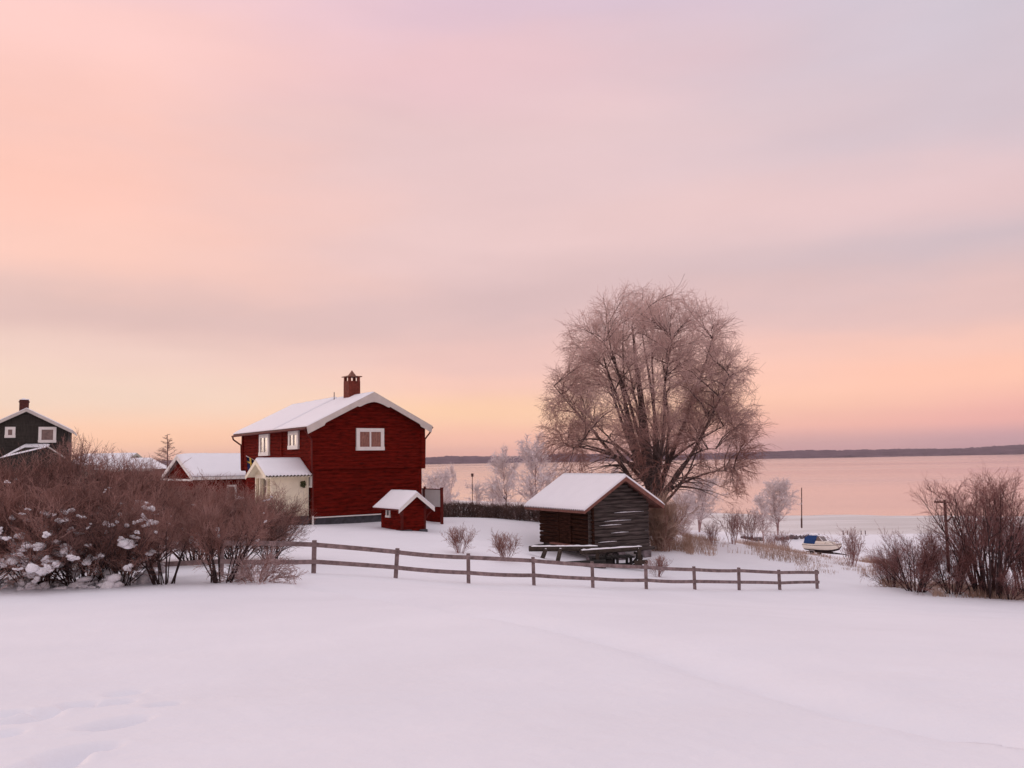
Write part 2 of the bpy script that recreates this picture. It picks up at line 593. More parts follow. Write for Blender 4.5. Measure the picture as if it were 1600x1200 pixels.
def build_terrain():
    rows = list(np.linspace(-30, 3.6, 16)) + list(np.arange(3.8, 8.4, .04))
    y = 8.4
    while y < 620:
        y += max(.04, y * .022)
        rows.append(y)
    rows = np.array(rows)
    # fan columns: dense on the left near field, where the footprints are
    a = np.concatenate([np.linspace(-1.9, -.64, 28)[:-1], np.linspace(-.64, -.20, 100)[:-1], np.linspace(-.20, .8, 110)[:-1], np.linspace(.8, 1.9, 26)])
    YY, AA = np.meshgrid(rows, a, indexing='ij')
    XX = AA * (np.maximum(YY, 0) * .92 + 1.0 + np.where(YY < 60, 0, (YY - 60) * .25)) + np.where(YY < 4, AA * (4 - YY) * 1.2, 0)
    ZZ = gz(XX, YY)
    near = np.clip(1 - YY / 70, 0, 1)
    ZZ += near * (.016 * wob(XX * .8, YY * 1.3, 2.2, 31) + .008 * wob(XX, YY, 6.5, 32) + .0025 * wob(XX, YY, 17, 33))
    # the edge of the ploughed shoulder that runs down across the field
    edge = [pix_ground(px, py) for px, py in [(470, 917), (560, 930), (700, 952), (900, 990), (1100, 1052), (1300, 1110), (1480, 1150)]]
    e = np.array(edge)
    dmin = np.full(XX.shape, 1e9)
    side = np.zeros(XX.shape)
    for (ax, ay), (bx, by) in zip(e[:-1], e[1:]):
        dx, dy = bx - ax, by - ay
        t = np.clip(((XX - ax) * dx + (YY - ay) * dy) / (dx * dx + dy * dy), 0, 1)
        qx, qy = XX - (ax + t * dx), YY - (ay + t * dy)
        d = np.hypot(qx, qy)
        sd = np.sign(dx * qy - dy * qx)
        side = np.where(d < dmin, sd, side)
        dmin = np.minimum(dmin, d)
    sgn = dmin * side          # + = far / right side
    ZZ += -.12 * np.exp(-((sgn - .25) / .32) ** 2) * (dmin < 3) + .02 * np.exp(-((sgn + .35) / .5) ** 2)
    # footprints
    prints = [((254, 1101), .15, .085, .11), ((180, 1130), .24, .10, .12), ((122, 1174), .25, .10, .12), ((72, 1197), .22, .10, .11), ((196, 1082), .16, .09, .05),
              ((168, 1099), .22, .09, .10), ((124, 1099), .14, .08, .10), ((86, 1110), .20, .09, .06), ((48, 1122), .20, .09, .09),
              ((10, 1117), .16, .09, .09), ((4, 1146), .15, .08, .06), ((-40, 1134), .2, .1, .1), ((20, 1235), .2, .1, .1)]
    dz = np.zeros(XX.shape)
    for (px, py), ln, wd, dep in prints:
        cx, cy = pix_ground(px, py)
        ang = R(52)
        ux = (XX - cx) * math.cos(ang) + (YY - cy) * math.sin(ang)
        uy = -(XX - cx) * math.sin(ang) + (YY - cy) * math.cos(ang)
        q = np.sqrt((ux / ln) ** 2 + (uy / wd) ** 2) + .06 * wob(XX, YY, 7, int(abs(px)) + 1)
        dz -= dep * 2.0 / (1 + np.exp((q - .85) * 7.5))
        dz += .020 * np.exp(-((q - 1.40) / .28) ** 2) * (1 + wob(XX, YY, 8, int(abs(px)) + 9))
    dz = np.where(dz < 0, -.24 * np.tanh(-dz / .24), dz)
    for _ in range(3):
        dz[1:-1, 1:-1] = (dz[1:-1, 1:-1] * 2 + dz[:-2, 1:-1] + dz[2:, 1:-1] + dz[1:-1, :-2] + dz[1:-1, 2:]) / 6
    ZZ += dz
    nr, nc = XX.shape
    V = np.c_[XX.ravel(), YY.ravel(), ZZ.ravel()]
    idx = np.arange(nr * nc).reshape(nr, nc)
    F = np.c_[idx[:-1, :-1].ravel(), idx[:-1, 1:].ravel(), idx[1:, 1:].ravel(), idx[1:, :-1].ravel()]
    ZZ = np.where(ZZ < -3, -3 - np.tanh(-(ZZ + 3)), ZZ)
    o = link('snow_ground', np_mesh('snow_ground', V, F), M['snow'])
    tag(o, kind='structure')


build_terrain()

# lake
lk = MB().add([(-9000, 60, 0), (9000, 60, 0), (9000, 9500, 0), (-9000, 9500, 0)], [(0, 1, 2, 3)]).build('lake', M['lake'])
tag(lk, kind='structure')


def build_ice():
    edge_px = [(300, 772), (560, 777), (640, 779), (720, 782), (860, 787), (1000, 796), (1150, 803), (1230, 807), (1320, 806), (1420, 807.5), (1520, 806), (1640, 806), (1800, 805), (2100, 802)]
    pts = [at_z(x, y, 0.0) for x, y in edge_px]
    ex = np.array([p.x for p in pts])
    ey = np.array([p.y for p in pts])
    od = np.argsort(ex)
    xs = np.linspace(-120, 330, 420)
    ye = np.interp(xs, ex[od], ey[od]) + 6 * wob(xs, xs * 0, .06, 2) + 2.0 * wob(xs, xs * 0, .35, 3)
    tt = np.linspace(0, 1, 14)
    XX, TT = np.meshgrid(xs, tt, indexing='ij')
    YY = 60 + (ye[:, None] - 60) * TT
    ZZ = np.full(XX.shape, .06) + .04 * wob(XX, YY, .08, 6)
    idx = np.arange(XX.size).reshape(XX.shape)
    V = np.c_[XX.ravel(), YY.ravel(), np.maximum(ZZ, .01).ravel()]
    F = np.c_[idx[:-1, :-1].ravel(), idx[1:, :-1].ravel(), idx[1:, 1:].ravel(), idx[:-1, 1:].ravel()]
    o = link('shore_ice', np_mesh('shore_ice', V, F), M['ice'])
    tag(o, kind='structure')


build_ice()


def build_hills():
    """the far shore: low forested hills about 5.5 km away"""
    prof = [(-900, 20), (0, 18), (300, 14), (560, 11), (660, 10.5), (700, 13.5), (740, 12.5), (790, 11), (830, 12), (872, 14), (930, 13), (1000, 10), (1100, 10.5), (1170, 11.5), (1250, 13), (1330, 12), (1400, 12.5),
            (1500, 12), (1550, 15), (1600, 17.5), (1700, 19), (1900, 15), (2500, 19)]
    xs = np.linspace(-4800, 5600, 1300)
    D = 5600.0
    px = 800 + xs / D * F_PX
    h = np.interp(px, [p[0] for p in prof], [p[1] for p in prof]) * D / F_PX
    rs = np.random.RandomState(3)
    rows = [(0.0, 0.0), (25, .10), (140, .34), (330, .60), (560, .82), (800, 1.0), (1100, .92), (1500, .4)]
    V = []
    for d, k in rows:
        n = wob(xs * .004, np.full_like(xs, d), 1.0, 5) * 4 + rs.uniform(-1, 1, len(xs)) ** 3 * 6 * (0.25 if d == 0 else 1) + wob(xs * .03, xs * 0, 1, 9) * 1.2
        z = h * k + n * (k > 0) + (2.2 if d == 25 else 0)
        sh = wob(xs * .0016, xs * 0 + 3, 1.0, 2) * 120
        V.append(np.c_[xs * (1 + d / D), D - 40 + sh + d, np.where(k > 0, z, -1.0)])
    V = np.concatenate(V)
    n = len(xs)
    idx = np.arange(len(rows) * n).reshape(len(rows), n)
    F = np.c_[idx[:-1, :-1].ravel(), idx[:-1, 1:].ravel(), idx[1:, 1:].ravel(), idx[1:, :-1].ravel()]
    o = link('hills', np_mesh('hills', V, F), M['forest'])
    tag(o, kind='structure')


build_hills()

# ------------------------------------------------------------------ roof / wall building blocks


def snow_slab(p00, p10, p11, p01, thick, nu=24, nv=14, seed=1, wave=None, amp=.25, edge=.12):
    """snow lying on a roof plane. p00-p10 = eave, p01-p11 = ridge. wave(u_metres) -> lower edge offset (corrugated sheet)"""
    p00, p10, p11, p01 = [np.array(p, dtype=float) for p in (p00, p10, p11, p01)]
    lu = np.linalg.norm(p10 - p00)
    lv = np.linalg.norm(p01 - p00)
    us = np.linspace(0, 1, nu + 1)
    v_ = np.linspace(0, 1, nv + 1)
    U, Vv = np.meshgrid(us, v_, indexing='ij')
    base = (p00[None, None] * ((1 - U) * (1 - Vv))[..., None] + p10 * (U * (1 - Vv))[..., None] + p11 * (U * Vv)[..., None] + p01 * ((1 - U) * Vv)[..., None])
    eu = np.minimum(U, 1 - U) * lu
    ev = Vv * lv
    ed = np.minimum(eu, ev)
    prof = np.clip(ed / edge, 0, 1)
    prof = .45 + .55 * np.sqrt(1 - (1 - prof) ** 2)
    n = wob(U * lu, Vv * lv, 1.1, seed) * amp + wob(U * lu, Vv * lv, 4, seed + 1) * amp * .35
    top = base.copy()
    top[..., 2] += thick * prof * (1 + n)
    bot = base.copy()
    if wave is not None:
        bot[..., 2] += wave(U * lu)
    a = np.arange((nu + 1) * (nv + 1)).reshape(nu + 1, nv + 1)
    b = a + a.size
    F = [np.c_[a[:-1, :-1].ravel(), a[1:, :-1].ravel(), a[1:, 1:].ravel(), a[:-1, 1:].ravel()],
         np.c_[b[:-1, :-1].ravel(), b[:-1, 1:].ravel(), b[1:, 1:].ravel(), b[1:, :-1].ravel()]]
    for s in ((a[:, 0], b[:, 0], 1), (a[:, -1], b[:, -1], -1), (a[0], b[0], -1), (a[-1], b[-1], 1)):
        t, u, sg = s
        q = np.c_[t[:-1], u[:-1], u[1:], t[1:]]
        F.append(q if sg > 0 else q[:, ::-1])
    return np_mesh('snow_slab', np.concatenate([top.reshape(-1, 3), bot.reshape(-1, 3)]), np.concatenate(F))


def log_row(axis, a0, a1, fixed, z, h, depth, out, wob_=0.0):
    """one log lying along axis ('x' or 'y') in a wall; out = -1/+1 outward side of the wall plane at `fixed`"""
    d, o = depth, out
    e = h * .5
    prof = [(-.0, -e), (o * d * .62, -e * .86), (o * d, -e * .4), (o * d, e * .4), (o * d * .62, e * .86), (0, e)]
    poly = []
    w0, w1 = rnd.uniform(-wob_, wob_), rnd.uniform(-wob_, wob_)
    m = MB()
    pa = [(a0, fixed + p[0], z + p[1] + w0) if axis == 'x' else (fixed + p[0], a0, z + p[1] + w0) for p in prof]
    pb = [(a1, fixed + p[0], z + p[1] + w1) if axis == 'x' else (fixed + p[0], a1, z + p[1] + w1) for p in prof]
    n = len(prof)
    fs = [tuple(range(n)), tuple(range(2 * n - 1, n - 1, -1))] + [(i, n + i, n + (i + 1) % n, (i + 1) % n) for i in range(n)]
    return m.add(pa + pb, fs)


def window(parent, axis, a0, a1, z0, z1, fixed, out, trim=.16, mullions=1, glass='glass', proud=.10, paint='white', name='window'):
    """a casement: trim boards, panes; lies in the wall plane x = fixed or y = fixed"""
    def bx(m, u0, u1, w0, w1, d0, d1):
        lo, hi = sorted((fixed + out * d0, fixed + out * d1))
        if axis == 'x':
            m.box(u0, u1, lo, hi, w0, w1)
        else:
            m.box(lo, hi, u0, u1, w0, w1)
    fr = MB()
    bx(fr, a0, a1, z1 - trim, z1, 0, proud)
    bx(fr, a0 - .02, a1 + .02, z0, z0 + trim, 0, proud + .02)
    bx(fr, a0, a0 + trim, z0 + trim, z1 - trim, 0, proud - .003)
    bx(fr, a1 - trim, a1, z0 + trim, z1 - trim, 0, proud - .003)
    f = fr.build(name, M[paint], parent)
    n = mullions + 1
    mw = .09
    wi = (a1 - a0 - 2 * trim - mullions * mw) / n
    for i in range(n):
        u0 = a0 + trim + i * (wi + mw)
        g = MB()
        bx(g, u0, u0 + wi, z0 + trim, z1 - trim, 0, proud - .05)
        g.build('pane', M[glass], f)
        if i < n - 1:
            g = MB()
            bx(g, u0 + wi, u0 + wi + mw, z0 + trim, z1 - trim, 0, proud - .01)
            g.build('mullion', M[paint], f)
    return f


# ------------------------------------------------------------------ the red house
def build_red_house():
    p = at(487, 821, 46)
    zb = p.z
    h = empty('red_house', (p.x, p.y, zb), R(35.8))
    tag(h, 'two-storey red timber house with white gable boards and a cream porch', 'house')
    W, Ln, ZJ, ZE, TP = 6.8, 11.1, 2.94, 5.3, math.tan(R(26.5))
    ZA = ZE + W / 2 * TP
    j = .15
    # plinth and wall cores
    MB().box(j + .1, W - j - .1, j + .1, Ln - j, -1.6, .42).build('plinth', M['stone'], h)
    lo = MB().box(j, W - j, j, Ln - j, .40, ZJ + .05).build('lower_wall', M['red'], h)
    up = MB().prism([(0, 0, ZJ), (W, 0, ZJ), (W, 0, ZE), (W / 2, 0, ZA), (0, 0, ZE)], (0, 0, 0), (0, Ln, 0)).build('upper_wall', M['red'], h)
    # a white-edged sill board over the plinth
    MB().box(j - .02, W - j, j - .10, j - .045, .36, .42).build('sill_board', M['white'], h)
    lh = .212
    n = int((ZJ - .42) / lh)
    lhh = (ZJ - .42) / n
    for i in range(n):
        z = .42 + (i + .5) * lhh
        log_row('x', j - .04, W - j + .04, j, z, lhh, .045, -1).build('log', M['red'], lo)
        log_row('y', j, 4.3, j, z, lhh, .045, -1).build('log', M['red'], lo)
        log_row('y', 4.3, Ln - j, j, z + .05, lhh, .045, -1).build('log', M['red'], lo)
    n = int(round((ZE - ZJ) / lh))
    lhh = (ZE - ZJ) / n
    for i in range(n):
        z = ZJ + (i + .5) * lhh
        log_row('x', -.04, W + .04, 0, z, lhh, .045, -1).build('log', M['red'], up)
        log_row('y', 0, 4.3, 0, z, lhh, .045, -1).build('log', M['red'], up)
        log_row('y', 4.3, Ln, 0, z + .04, lhh, .045, -1).build('log', M['red'], up)
    z = ZE
    while z < ZA - .3:
        k = (z + lhh - ZE) / TP
        log_row('x', k, W - k, 0, z + lhh / 2, lhh, .045, -1).build('log', M['red'], up)
        z += lhh
    # jetty beam ends and the vertical joint in the long wall
    MB().box(-.10, .10, 4.2, 4.42, ZJ - .1, ZE).build('joint_post', M['red'], h)
    for x0, x1 in ((-.10, .16), (W - .16, W + .10)):
        MB().box(x0, x1, -.10, .14, ZJ - .06, ZE - .08).build('corner_board', M['red'], h)
    for x0, x1 in ((j - .09, j + .12), (W - j - .12, W - j + .09)):
        MB().box(x0, x1, j - .09, j + .12, .3, ZJ - .062).build('corner_board', M['red'], h)
    MB().box(-.10, .14, Ln - .14, Ln + .10, ZJ - .06, ZE - .08).build('corner_board', M['red'], h)
    # roof
    ov, og = .48, .55
    zt = .16
    ovr = .26
    for sx in (0, 1):
        x_e = -ov if sx == 0 else W + ovr
        z_e = ZE - (ov if sx == 0 else ovr) * TP
        poly = [(x_e, -og, z_e), (W / 2, -og, ZA), (W / 2, -og, ZA + zt), (x_e, -og, z_e + zt)]
        if sx:
            poly = poly[::-1]
        MB().prism(poly, (0, 0, 0), (0, Ln + 2 * og, 0)).build('roof_panel', M['red_trim'], h)
    e = .004
    z_e = ZE - ov * TP + zt + e
    zr = ZA + zt + e
    z_r = ZE - ovr * TP + zt + e
    ss = link('roof_snow', snow_slab((-ov - .03, 4.35, z_e), (-ov - .03, -og - .02, z_e), (W / 2, -og - .02, zr), (W / 2, 4.35, zr), .06, 26, 22, 3), M['roof_snow'], h)
    link('roof_snow', snow_slab((-ov - .03, Ln + og, z_e), (-ov - .03, 4.36, z_e), (W / 2, 4.36, zr), (W / 2, Ln + og, zr), .11, 34, 22, 8), M['roof_snow'], h)
    link('roof_snow', snow_slab((W + ovr + .03, -og - .0, z_r), (W + ovr + .03, Ln + og, z_r), (W / 2, Ln + og, zr), (W / 2, -og - .02, zr), .06, 40, 22, 5), M['roof_snow'], h)
    # barge boards: outline with an arched centre and deeper ends
    zt2 = ZA + zt + .03
    top = lambda x: zt2 - abs(x) * TP
    for sg in (-1, 1):
        S = W / 2 + (ov if sg < 0 else ovr) + .06
        o = [(0, top(0)), (S, top(S)), (S - .08, top(S) - .38), (2.95, top(2.95) - .42), (2.88, top(2.88) - .32), (.98, top(.98) - .32), (.92, top(.92) - .40), (.80, top(.8) - .42),
             (.62, top(.62) - .42), (.40, top(.4) - .445), (.2, top(.2) - .49), (0, top(0) - .56)]
        poly = [(W / 2 + sg * x, -og - .05, z) for x, z in o]
        if sg > 0:
            poly = poly[::-1]
        MB().prism(poly, (0, 0, 0), (0, .05, 0)).build('barge_board', M['barge'], h)
    # soffit-dark gutters and pipes
    for sx in (0, 1):
        x = -ov - .07 if sx == 0 else W + ovr + .07
        zg = ZE - (ov if sx == 0 else ovr) * TP + .06
        MB().bar((x, -og, zg), (x, Ln + og, zg - .03), .13, .11, 8).build('gutter', M['red_trim'], h)
    zg = ZE - ov * TP
    MB().path([(-ov - .07, -og + .25, zg), (-.25, -og + .32, zg - .36), (-.08, -.16, zg - .55), (-.06, -.16, ZJ), (.06, -.02, ZJ - .3), (.06, -.02, .5)], .045).build('downpipe', M['red_trim'], h)
    MB().path([(.06, -.02, .5), (.06, -.02, -.1)], .055).build('downpipe_foot', M['white'], h)
    MB().path([(W + ovr + .07, -og + .2, zg + .1), (W + ovr + .04, -og + .22, zg - .1), (W + .12, -.05, zg - .48), (W + .10, -.02, ZJ)], .045).build('downpipe', M['red_trim'], h)
    MB().path([(-ov - .07, Ln + og - .1, zg), (-ov - .05, Ln + og - .15, zg - .18), (-.12, Ln + .1, zg - .55), (-.08, Ln + .1, ZJ)], .05).build('downpipe', M['red_trim'], h)
    # windows
    window(h, 'x', 2.54, 4.23, 3.95, 5.18, -.045, -1, .2, 1, 'curtain_glass')
    window(h, 'y', 6.2, 7.85, 3.78, 5.08, -.045, -1, .22, 1, 'glass')
    window(h, 'y', 1.65, 3.1, 4.08, 5.10, -.045, -1, .22, 1, 'glass')
    # chimney
    cw = .36
    cy, zc0 = 2.3, ZA - .35
    c = MB().box(W / 2 - cw, W / 2 + cw, cy - cw, cy + cw, zc0, ZA + 1.02).build('chimney', M['brick'], h)
    cap = MB()
    for dx in (-1, 1):
        for dy in (-1, 1):
            cap.box(W / 2 + dx * (cw - .08) - .07, W / 2 + dx * (cw - .08) + .07, cy + dy * (cw - .08) - .07, cy + dy * (cw - .08) + .07, ZA + 1.02, ZA + 1.26)
    cap.build('cap_leg', M['brick'], c)
    b = cw + .09
    MB().box(W / 2 - b, W / 2 + b, cy - b, cy + b, ZA + 1.26, ZA + 1.31).build('cap_plate', M['tin'], c)
    q = .2
    MB().add([(W / 2 - q, cy - q, ZA + 1.31), (W / 2 + q, cy - q, ZA + 1.31), (W / 2 + q, cy + q, ZA + 1.31), (W / 2 - q, cy + q, ZA + 1.31), (W / 2, cy, ZA + 1.68)],
             [(3, 2, 1, 0), (0, 1, 4), (1, 2, 4), (2, 3, 4), (3, 0, 4)]).build('cap_spire', M['tin'], c)
    MB().bar((W / 2 - .35, 4.0, ZA + .0), (W / 2 - .35, 4.0, ZA + .5), .06, sides=6).build('vent_pipe', M['steel'], h)
    # ---- porch on the long wall
    PX, PA, PB = -2.1, .35, 2.75
    zf, ze, = .5, 2.72
    pm = (PA + PB) / 2
    zr2 = 3.38
    pr = MB().box(PX, 0, PA, PB, -.8, zf - .02).build('porch_base', M['stone'], h)
    side = MB().box(PX + .14, -.03, PA + .03, PA + .09, zf, ze).build('porch_side_panel', M['cream'], h)
    for z0 in (zf, 1.38, ze - .14):
        MB().box(PX + .14, -.03, PA, PA + .028, z0, z0 + .14).build('rail', M['cream'], side)
    MB().box(-.17, -.03, PA - .006, PA + .026, zf + .14, ze - .14).build('rail', M['cream'], side)
    MB().box(PX + .14, -.03, PB - .09, PB - .03, zf, ze).build('porch_side_panel', M['cream'], h)
    for y in (PA - .02, PB - .12):
        MB().box(PX - .01, PX + .13, y, y + .14, zf, ze).build('porch_post', M['cream'], h, .01)
    for y in (.92, 2.04):
        MB().box(PX + .0, PX + .12, y, y + .12, zf, ze - .2).build('porch_post', M['cream'], h, .01)
    MB().box(PX - .02, PX + .12, PA, PB, ze - .2, ze + .02).build('porch_beam', M['cream'], h)
    d = MB().box(PX + .25, PX + .31, 1.08, 2.02, zf, 2.5).build('door', M['cream'], h)
    for i in range(2):
        for k in range(2):
            MB().box(PX + .235, PX + .249, 1.18 + i * .4, 1.50 + i * .4, 1.75 + k * .36, 2.05 + k * .36).build('pane', M['glass'], d)
    MB().box(PX + .16, PX + .2, PA + .15, 1.08, zf, ze - .2).build('porch_front_panel', M['cream'], h)
    MB().box(PX + .16, PX + .2, 2.02, PB - .1, zf, ze - .2).build('porch_front_panel', M['cream'], h)
    MB().box(-.5, -.1, PA - .002, PA + .0, 2.15, 2.16).build('wreath_hook', M['steel'], h)
    wr = MB()
    for i in range(14):
        a0, a1 = i / 14 * 6.283, (i + 1) / 14 * 6.283
        wr.bar((-.36 + .10 * math.cos(a0), PA - .05, 2.18 + .12 * math.sin(a0)), (-.36 + .10 * math.cos(a1), PA - .05, 2.18 + .12 * math.sin(a1)), .10 + .05 * (i % 3), sides=5)
    wr.build('door_wreath', M['wreath'], h)
    # porch gable and roof
    MB().prism([(PX + .02, PA - .12, ze + .02), (PX + .02, PB + .12, ze + .02), (PX + .02, pm, zr2 - .04)], (0, 0, 0), (.06, 0, 0)).build('porch_gable', M['cream'], h)
    tp = (zr2 - ze) / (pm - PA)
    po = .34
    for sg in (-1, 1):
        ye = (PA - po) if sg < 0 else (PB + po)
        zee = ze - po * tp + .04
        poly = [(PX - .4, ye, zee), (PX - .4, pm, zr2 + .04), (PX - .4, pm, zr2 + .10), (PX - .4, ye, zee + .06)]
        if sg < 0:
            poly = poly[::-1]
        MB().prism(poly, (0, 0, 0), (-PX + .4, 0, 0)).build('porch_roof_panel', M['cream'], h)
        poly = [(PX - .44, ye + sg * .02, zee - .10), (PX - .44, pm, zr2 - .10), (PX - .44, pm, zr2 + .13), (PX - .44, ye + sg * .02, zee + .09)]
        if sg < 0:
            poly = poly[::-1]
        MB().prism(poly, (0, 0, 0), (.036, 0, 0)).build('porch_barge_board', M['cream'], h)
        wv = lambda u: .035 + .035 * np.sin(u / .19 * 6.283)
        a, b = ((PX - .42, ye - .0, zee + .062), (0, ye, zee + .062))
        c2, d2 = ((0, pm, zr2 + .102), (PX - .42, pm, zr2 + .102))
        if sg < 0:
            me = snow_slab(a, b, c2, d2, .13, 90, 8, 4, wv, .12)
        else:
            me = snow_slab(b, a, d2, c2, .15, 90, 8, 4, wv, .12)
        link('porch_roof_snow', me, M['roof_snow'], h)
        cs = MB()
        n = 60
        for i in range(n):
            u0, u1 = i / n * 2.5, (i + 1) / n * 2.5
            z0, z1 = .012 + .03 * math.sin(u0 / .19 * 6.283), .012 + .03 * math.sin(u1 / .19 * 6.283)
            x0, x1 = PX - .40 + u0, PX - .40 + u1
            if x1 > 0:
                break
            cs.add([(x0, ye + sg * .05, zee + .03 + z0), (x1, ye + sg * .05, zee + .03 + z1), (x1, ye - sg * .3, zee + .03 + z1 + .35 * tp), (x0, ye - sg * .3, zee + .03 + z0 + .35 * tp)], [(0, 1, 2, 3) if sg < 0 else (3, 2, 1, 0)])
        cs.build('corrugated_edge', M['black_wood'], h)
    window(h, 'y', .02, .30, 2.0, 2.75, .09, -1, .09, 0, 'glass', name='small_window')
    # the flag at the far end of the long wall
    st = MB().path([(-.04, 8.2, 3.40), (-.78, 8.24, 3.80)], .025, 6).build('flag_staff', M['white'], h)
    nn = 12
    fb = MB()
    fy = MB()
    for i in range(nn):
        # cloth hanging from the staff in soft folds
        u0, u1 = i / nn, (i + 1) / nn
        def P(u, v, off=0.0):
            x = -.76 + u * .50 + .10 * v
            z = 3.79 - u * .27 - v * .88
            y = 8.23 + .09 * math.sin(u * 9 + v * 2.0) + off
            return (x, y, z)
        fb.add([P(u0, 0), P(u1, 0), P(u1, 1), P(u0, 1)], [(0, 1, 2, 3)])
        if .30 <= u0 < .48:
            fy.add([P(u0, 0, -.02), P(u1, 0, -.02), P(u1, 1, -.02), P(u0, 1, -.02)], [(0, 1, 2, 3)])
        fy.add([P(u0, .30, -.022), P(u1, .30, -.022), P(u1, .42, -.022), P(u0, .42, -.022)], [(0, 1, 2, 3)])
    f = fb.build('flag', M['flag_blue'], h)
    fy.build('flag_cross', M['flag_yellow'], f)
    return h


build_red_house()


def build_annex():
    p = at(628, 830, 43)
    h = empty('red_annex_hut', (p.x, p.y, p.z), R(35.8))
    tag(h, 'tiny red hut with white barge boards in front of the red house gable', 'hut')
    W, Ln, ZE = 1.32, 2.2, 1.30
    TP = math.tan(R(38))
    ZA = ZE + W / 2 * TP
    core = MB().prism([(0, 0, -.3), (W, 0, -.3), (W, 0, ZE), (W / 2, 0, ZA), (0, 0, ZE)], (0, 0, 0), (0, Ln, 0)).build('wall', M['red'], h)
    for i in range(10):
        z = .05 + i * .155
        k = max(0, (z + .08 - ZE) / TP)
        if k < W / 2 - .1:
            log_row('x', k, W - k, 0, z, .155, .02, -1).build('board', M['red'], core)
        if z < ZE - .05:
            log_row('y', 0, Ln, 0, z, .155, .02, -1).build('board', M['red'], core)
    for x in (-.03, W - .07):
        MB().box(x, x + .10, -.045, .05, -.2, ZE - .03).build('corner_board', M['red_trim'], h)
    MB().box(-.2, .45, -.3, .35, -.3, .06).build('foot_stone', M['stone'], h, .05)
    MB().box(W - .35, W + .05, -.22, .2, -.3, .04).build('foot_stone', M['stone'], h, .05)
    window(h, 'y', 1.15, 1.58, .62, 1.12, -.02, -1, .10, 0, 'dark', .06)
    ov, og = .36, .34
    z_e = ZE - ov * TP
    for sg in (-1, 1):
        xe = -ov if sg < 0 else W + ov
        poly = [(xe, -og, z_e), (W / 2, -og, ZA), (W / 2, -og, ZA + .08), (xe, -og, z_e + .08)]
        if sg > 0:
            poly = poly[::-1]
        MB().prism(poly, (0, 0, 0), (0, Ln + .6, 0)).build('roof_panel', M['red_trim'], h)
        poly = [(xe, -og - .03, z_e - .12), (W / 2, -og - .03, ZA - .13), (W / 2, -og - .03, ZA + .085), (xe, -og - .03, z_e + .085)]
        if sg > 0:
            poly = poly[::-1]
        MB().prism(poly, (0, 0, 0), (0, .028, 0)).build('barge_board', M['white'], h)
        a, b = (xe, Ln + .28, z_e + .084), (xe, -og - .05, z_e + .084)
        c, d = (W / 2, -og - .05, ZA + .084), (W / 2, Ln + .28, ZA + .084)
        me = snow_slab(a, b, c, d, .09, 18, 10, 3) if sg < 0 else snow_slab(b, a, d, c, .09, 18, 10, 3)
        link('roof_snow', me, M['roof_snow'], h)
    MB().path([(-ov, -og + .1, z_e), (-.12, -.12, z_e - .25), (-.06, -.07, z_e - .35), (-.06, -.07, 0.05)], .035).build('downpipe', M['red_trim'], h)
    MB().path([(W + ov, -og + .1, z_e), (W + .10, -.08, z_e - .28), (W + .08, -.05, .6)], .03).build('downpipe', M['red_trim'], h)


build_annex()


def build_terrace_screen():
    a = at(660, 806, 50.5)
    b = at(690.5, 811, 48.5)
    ang = math.atan2(b.y - a.y, b.x - a.x)
    ln = math.hypot(b.x - a.x, b.y - a.y)
    zb = min(a.z, b.z)
    h = empty('terrace_screen', (a.x, a.y, zb), ang)
    tag(h, 'red boarded terrace screen with pale glass behind the tiny red hut', 'screen')
    w = MB().box(0, ln, -.03, .03, -.2, .66).build('boarding', M['red'], h)
    for i in range(5):
        MB().box(0, ln - .05, -.05, -.031, .0 + i * .13, .12 + i * .13).build('board', M['red'], w)
    MB().box(0, ln - .06, -.015, .015, .66, 1.62).build('glass_panel', M['frosted_glass'], h)
    MB().box(-.05, ln, -.03, .03, 1.62, 1.67).build('top_rail', M['red_trim'], h)
    MB().box(ln - .06, ln + .07, -.07, .06, -.3, 1.76).build('post', M['red_trim'], h)
    MB().box(.25, .36, -.05, .06, .66, 1.78).build('post', M['red_trim'], h)


build_terrace_screen()


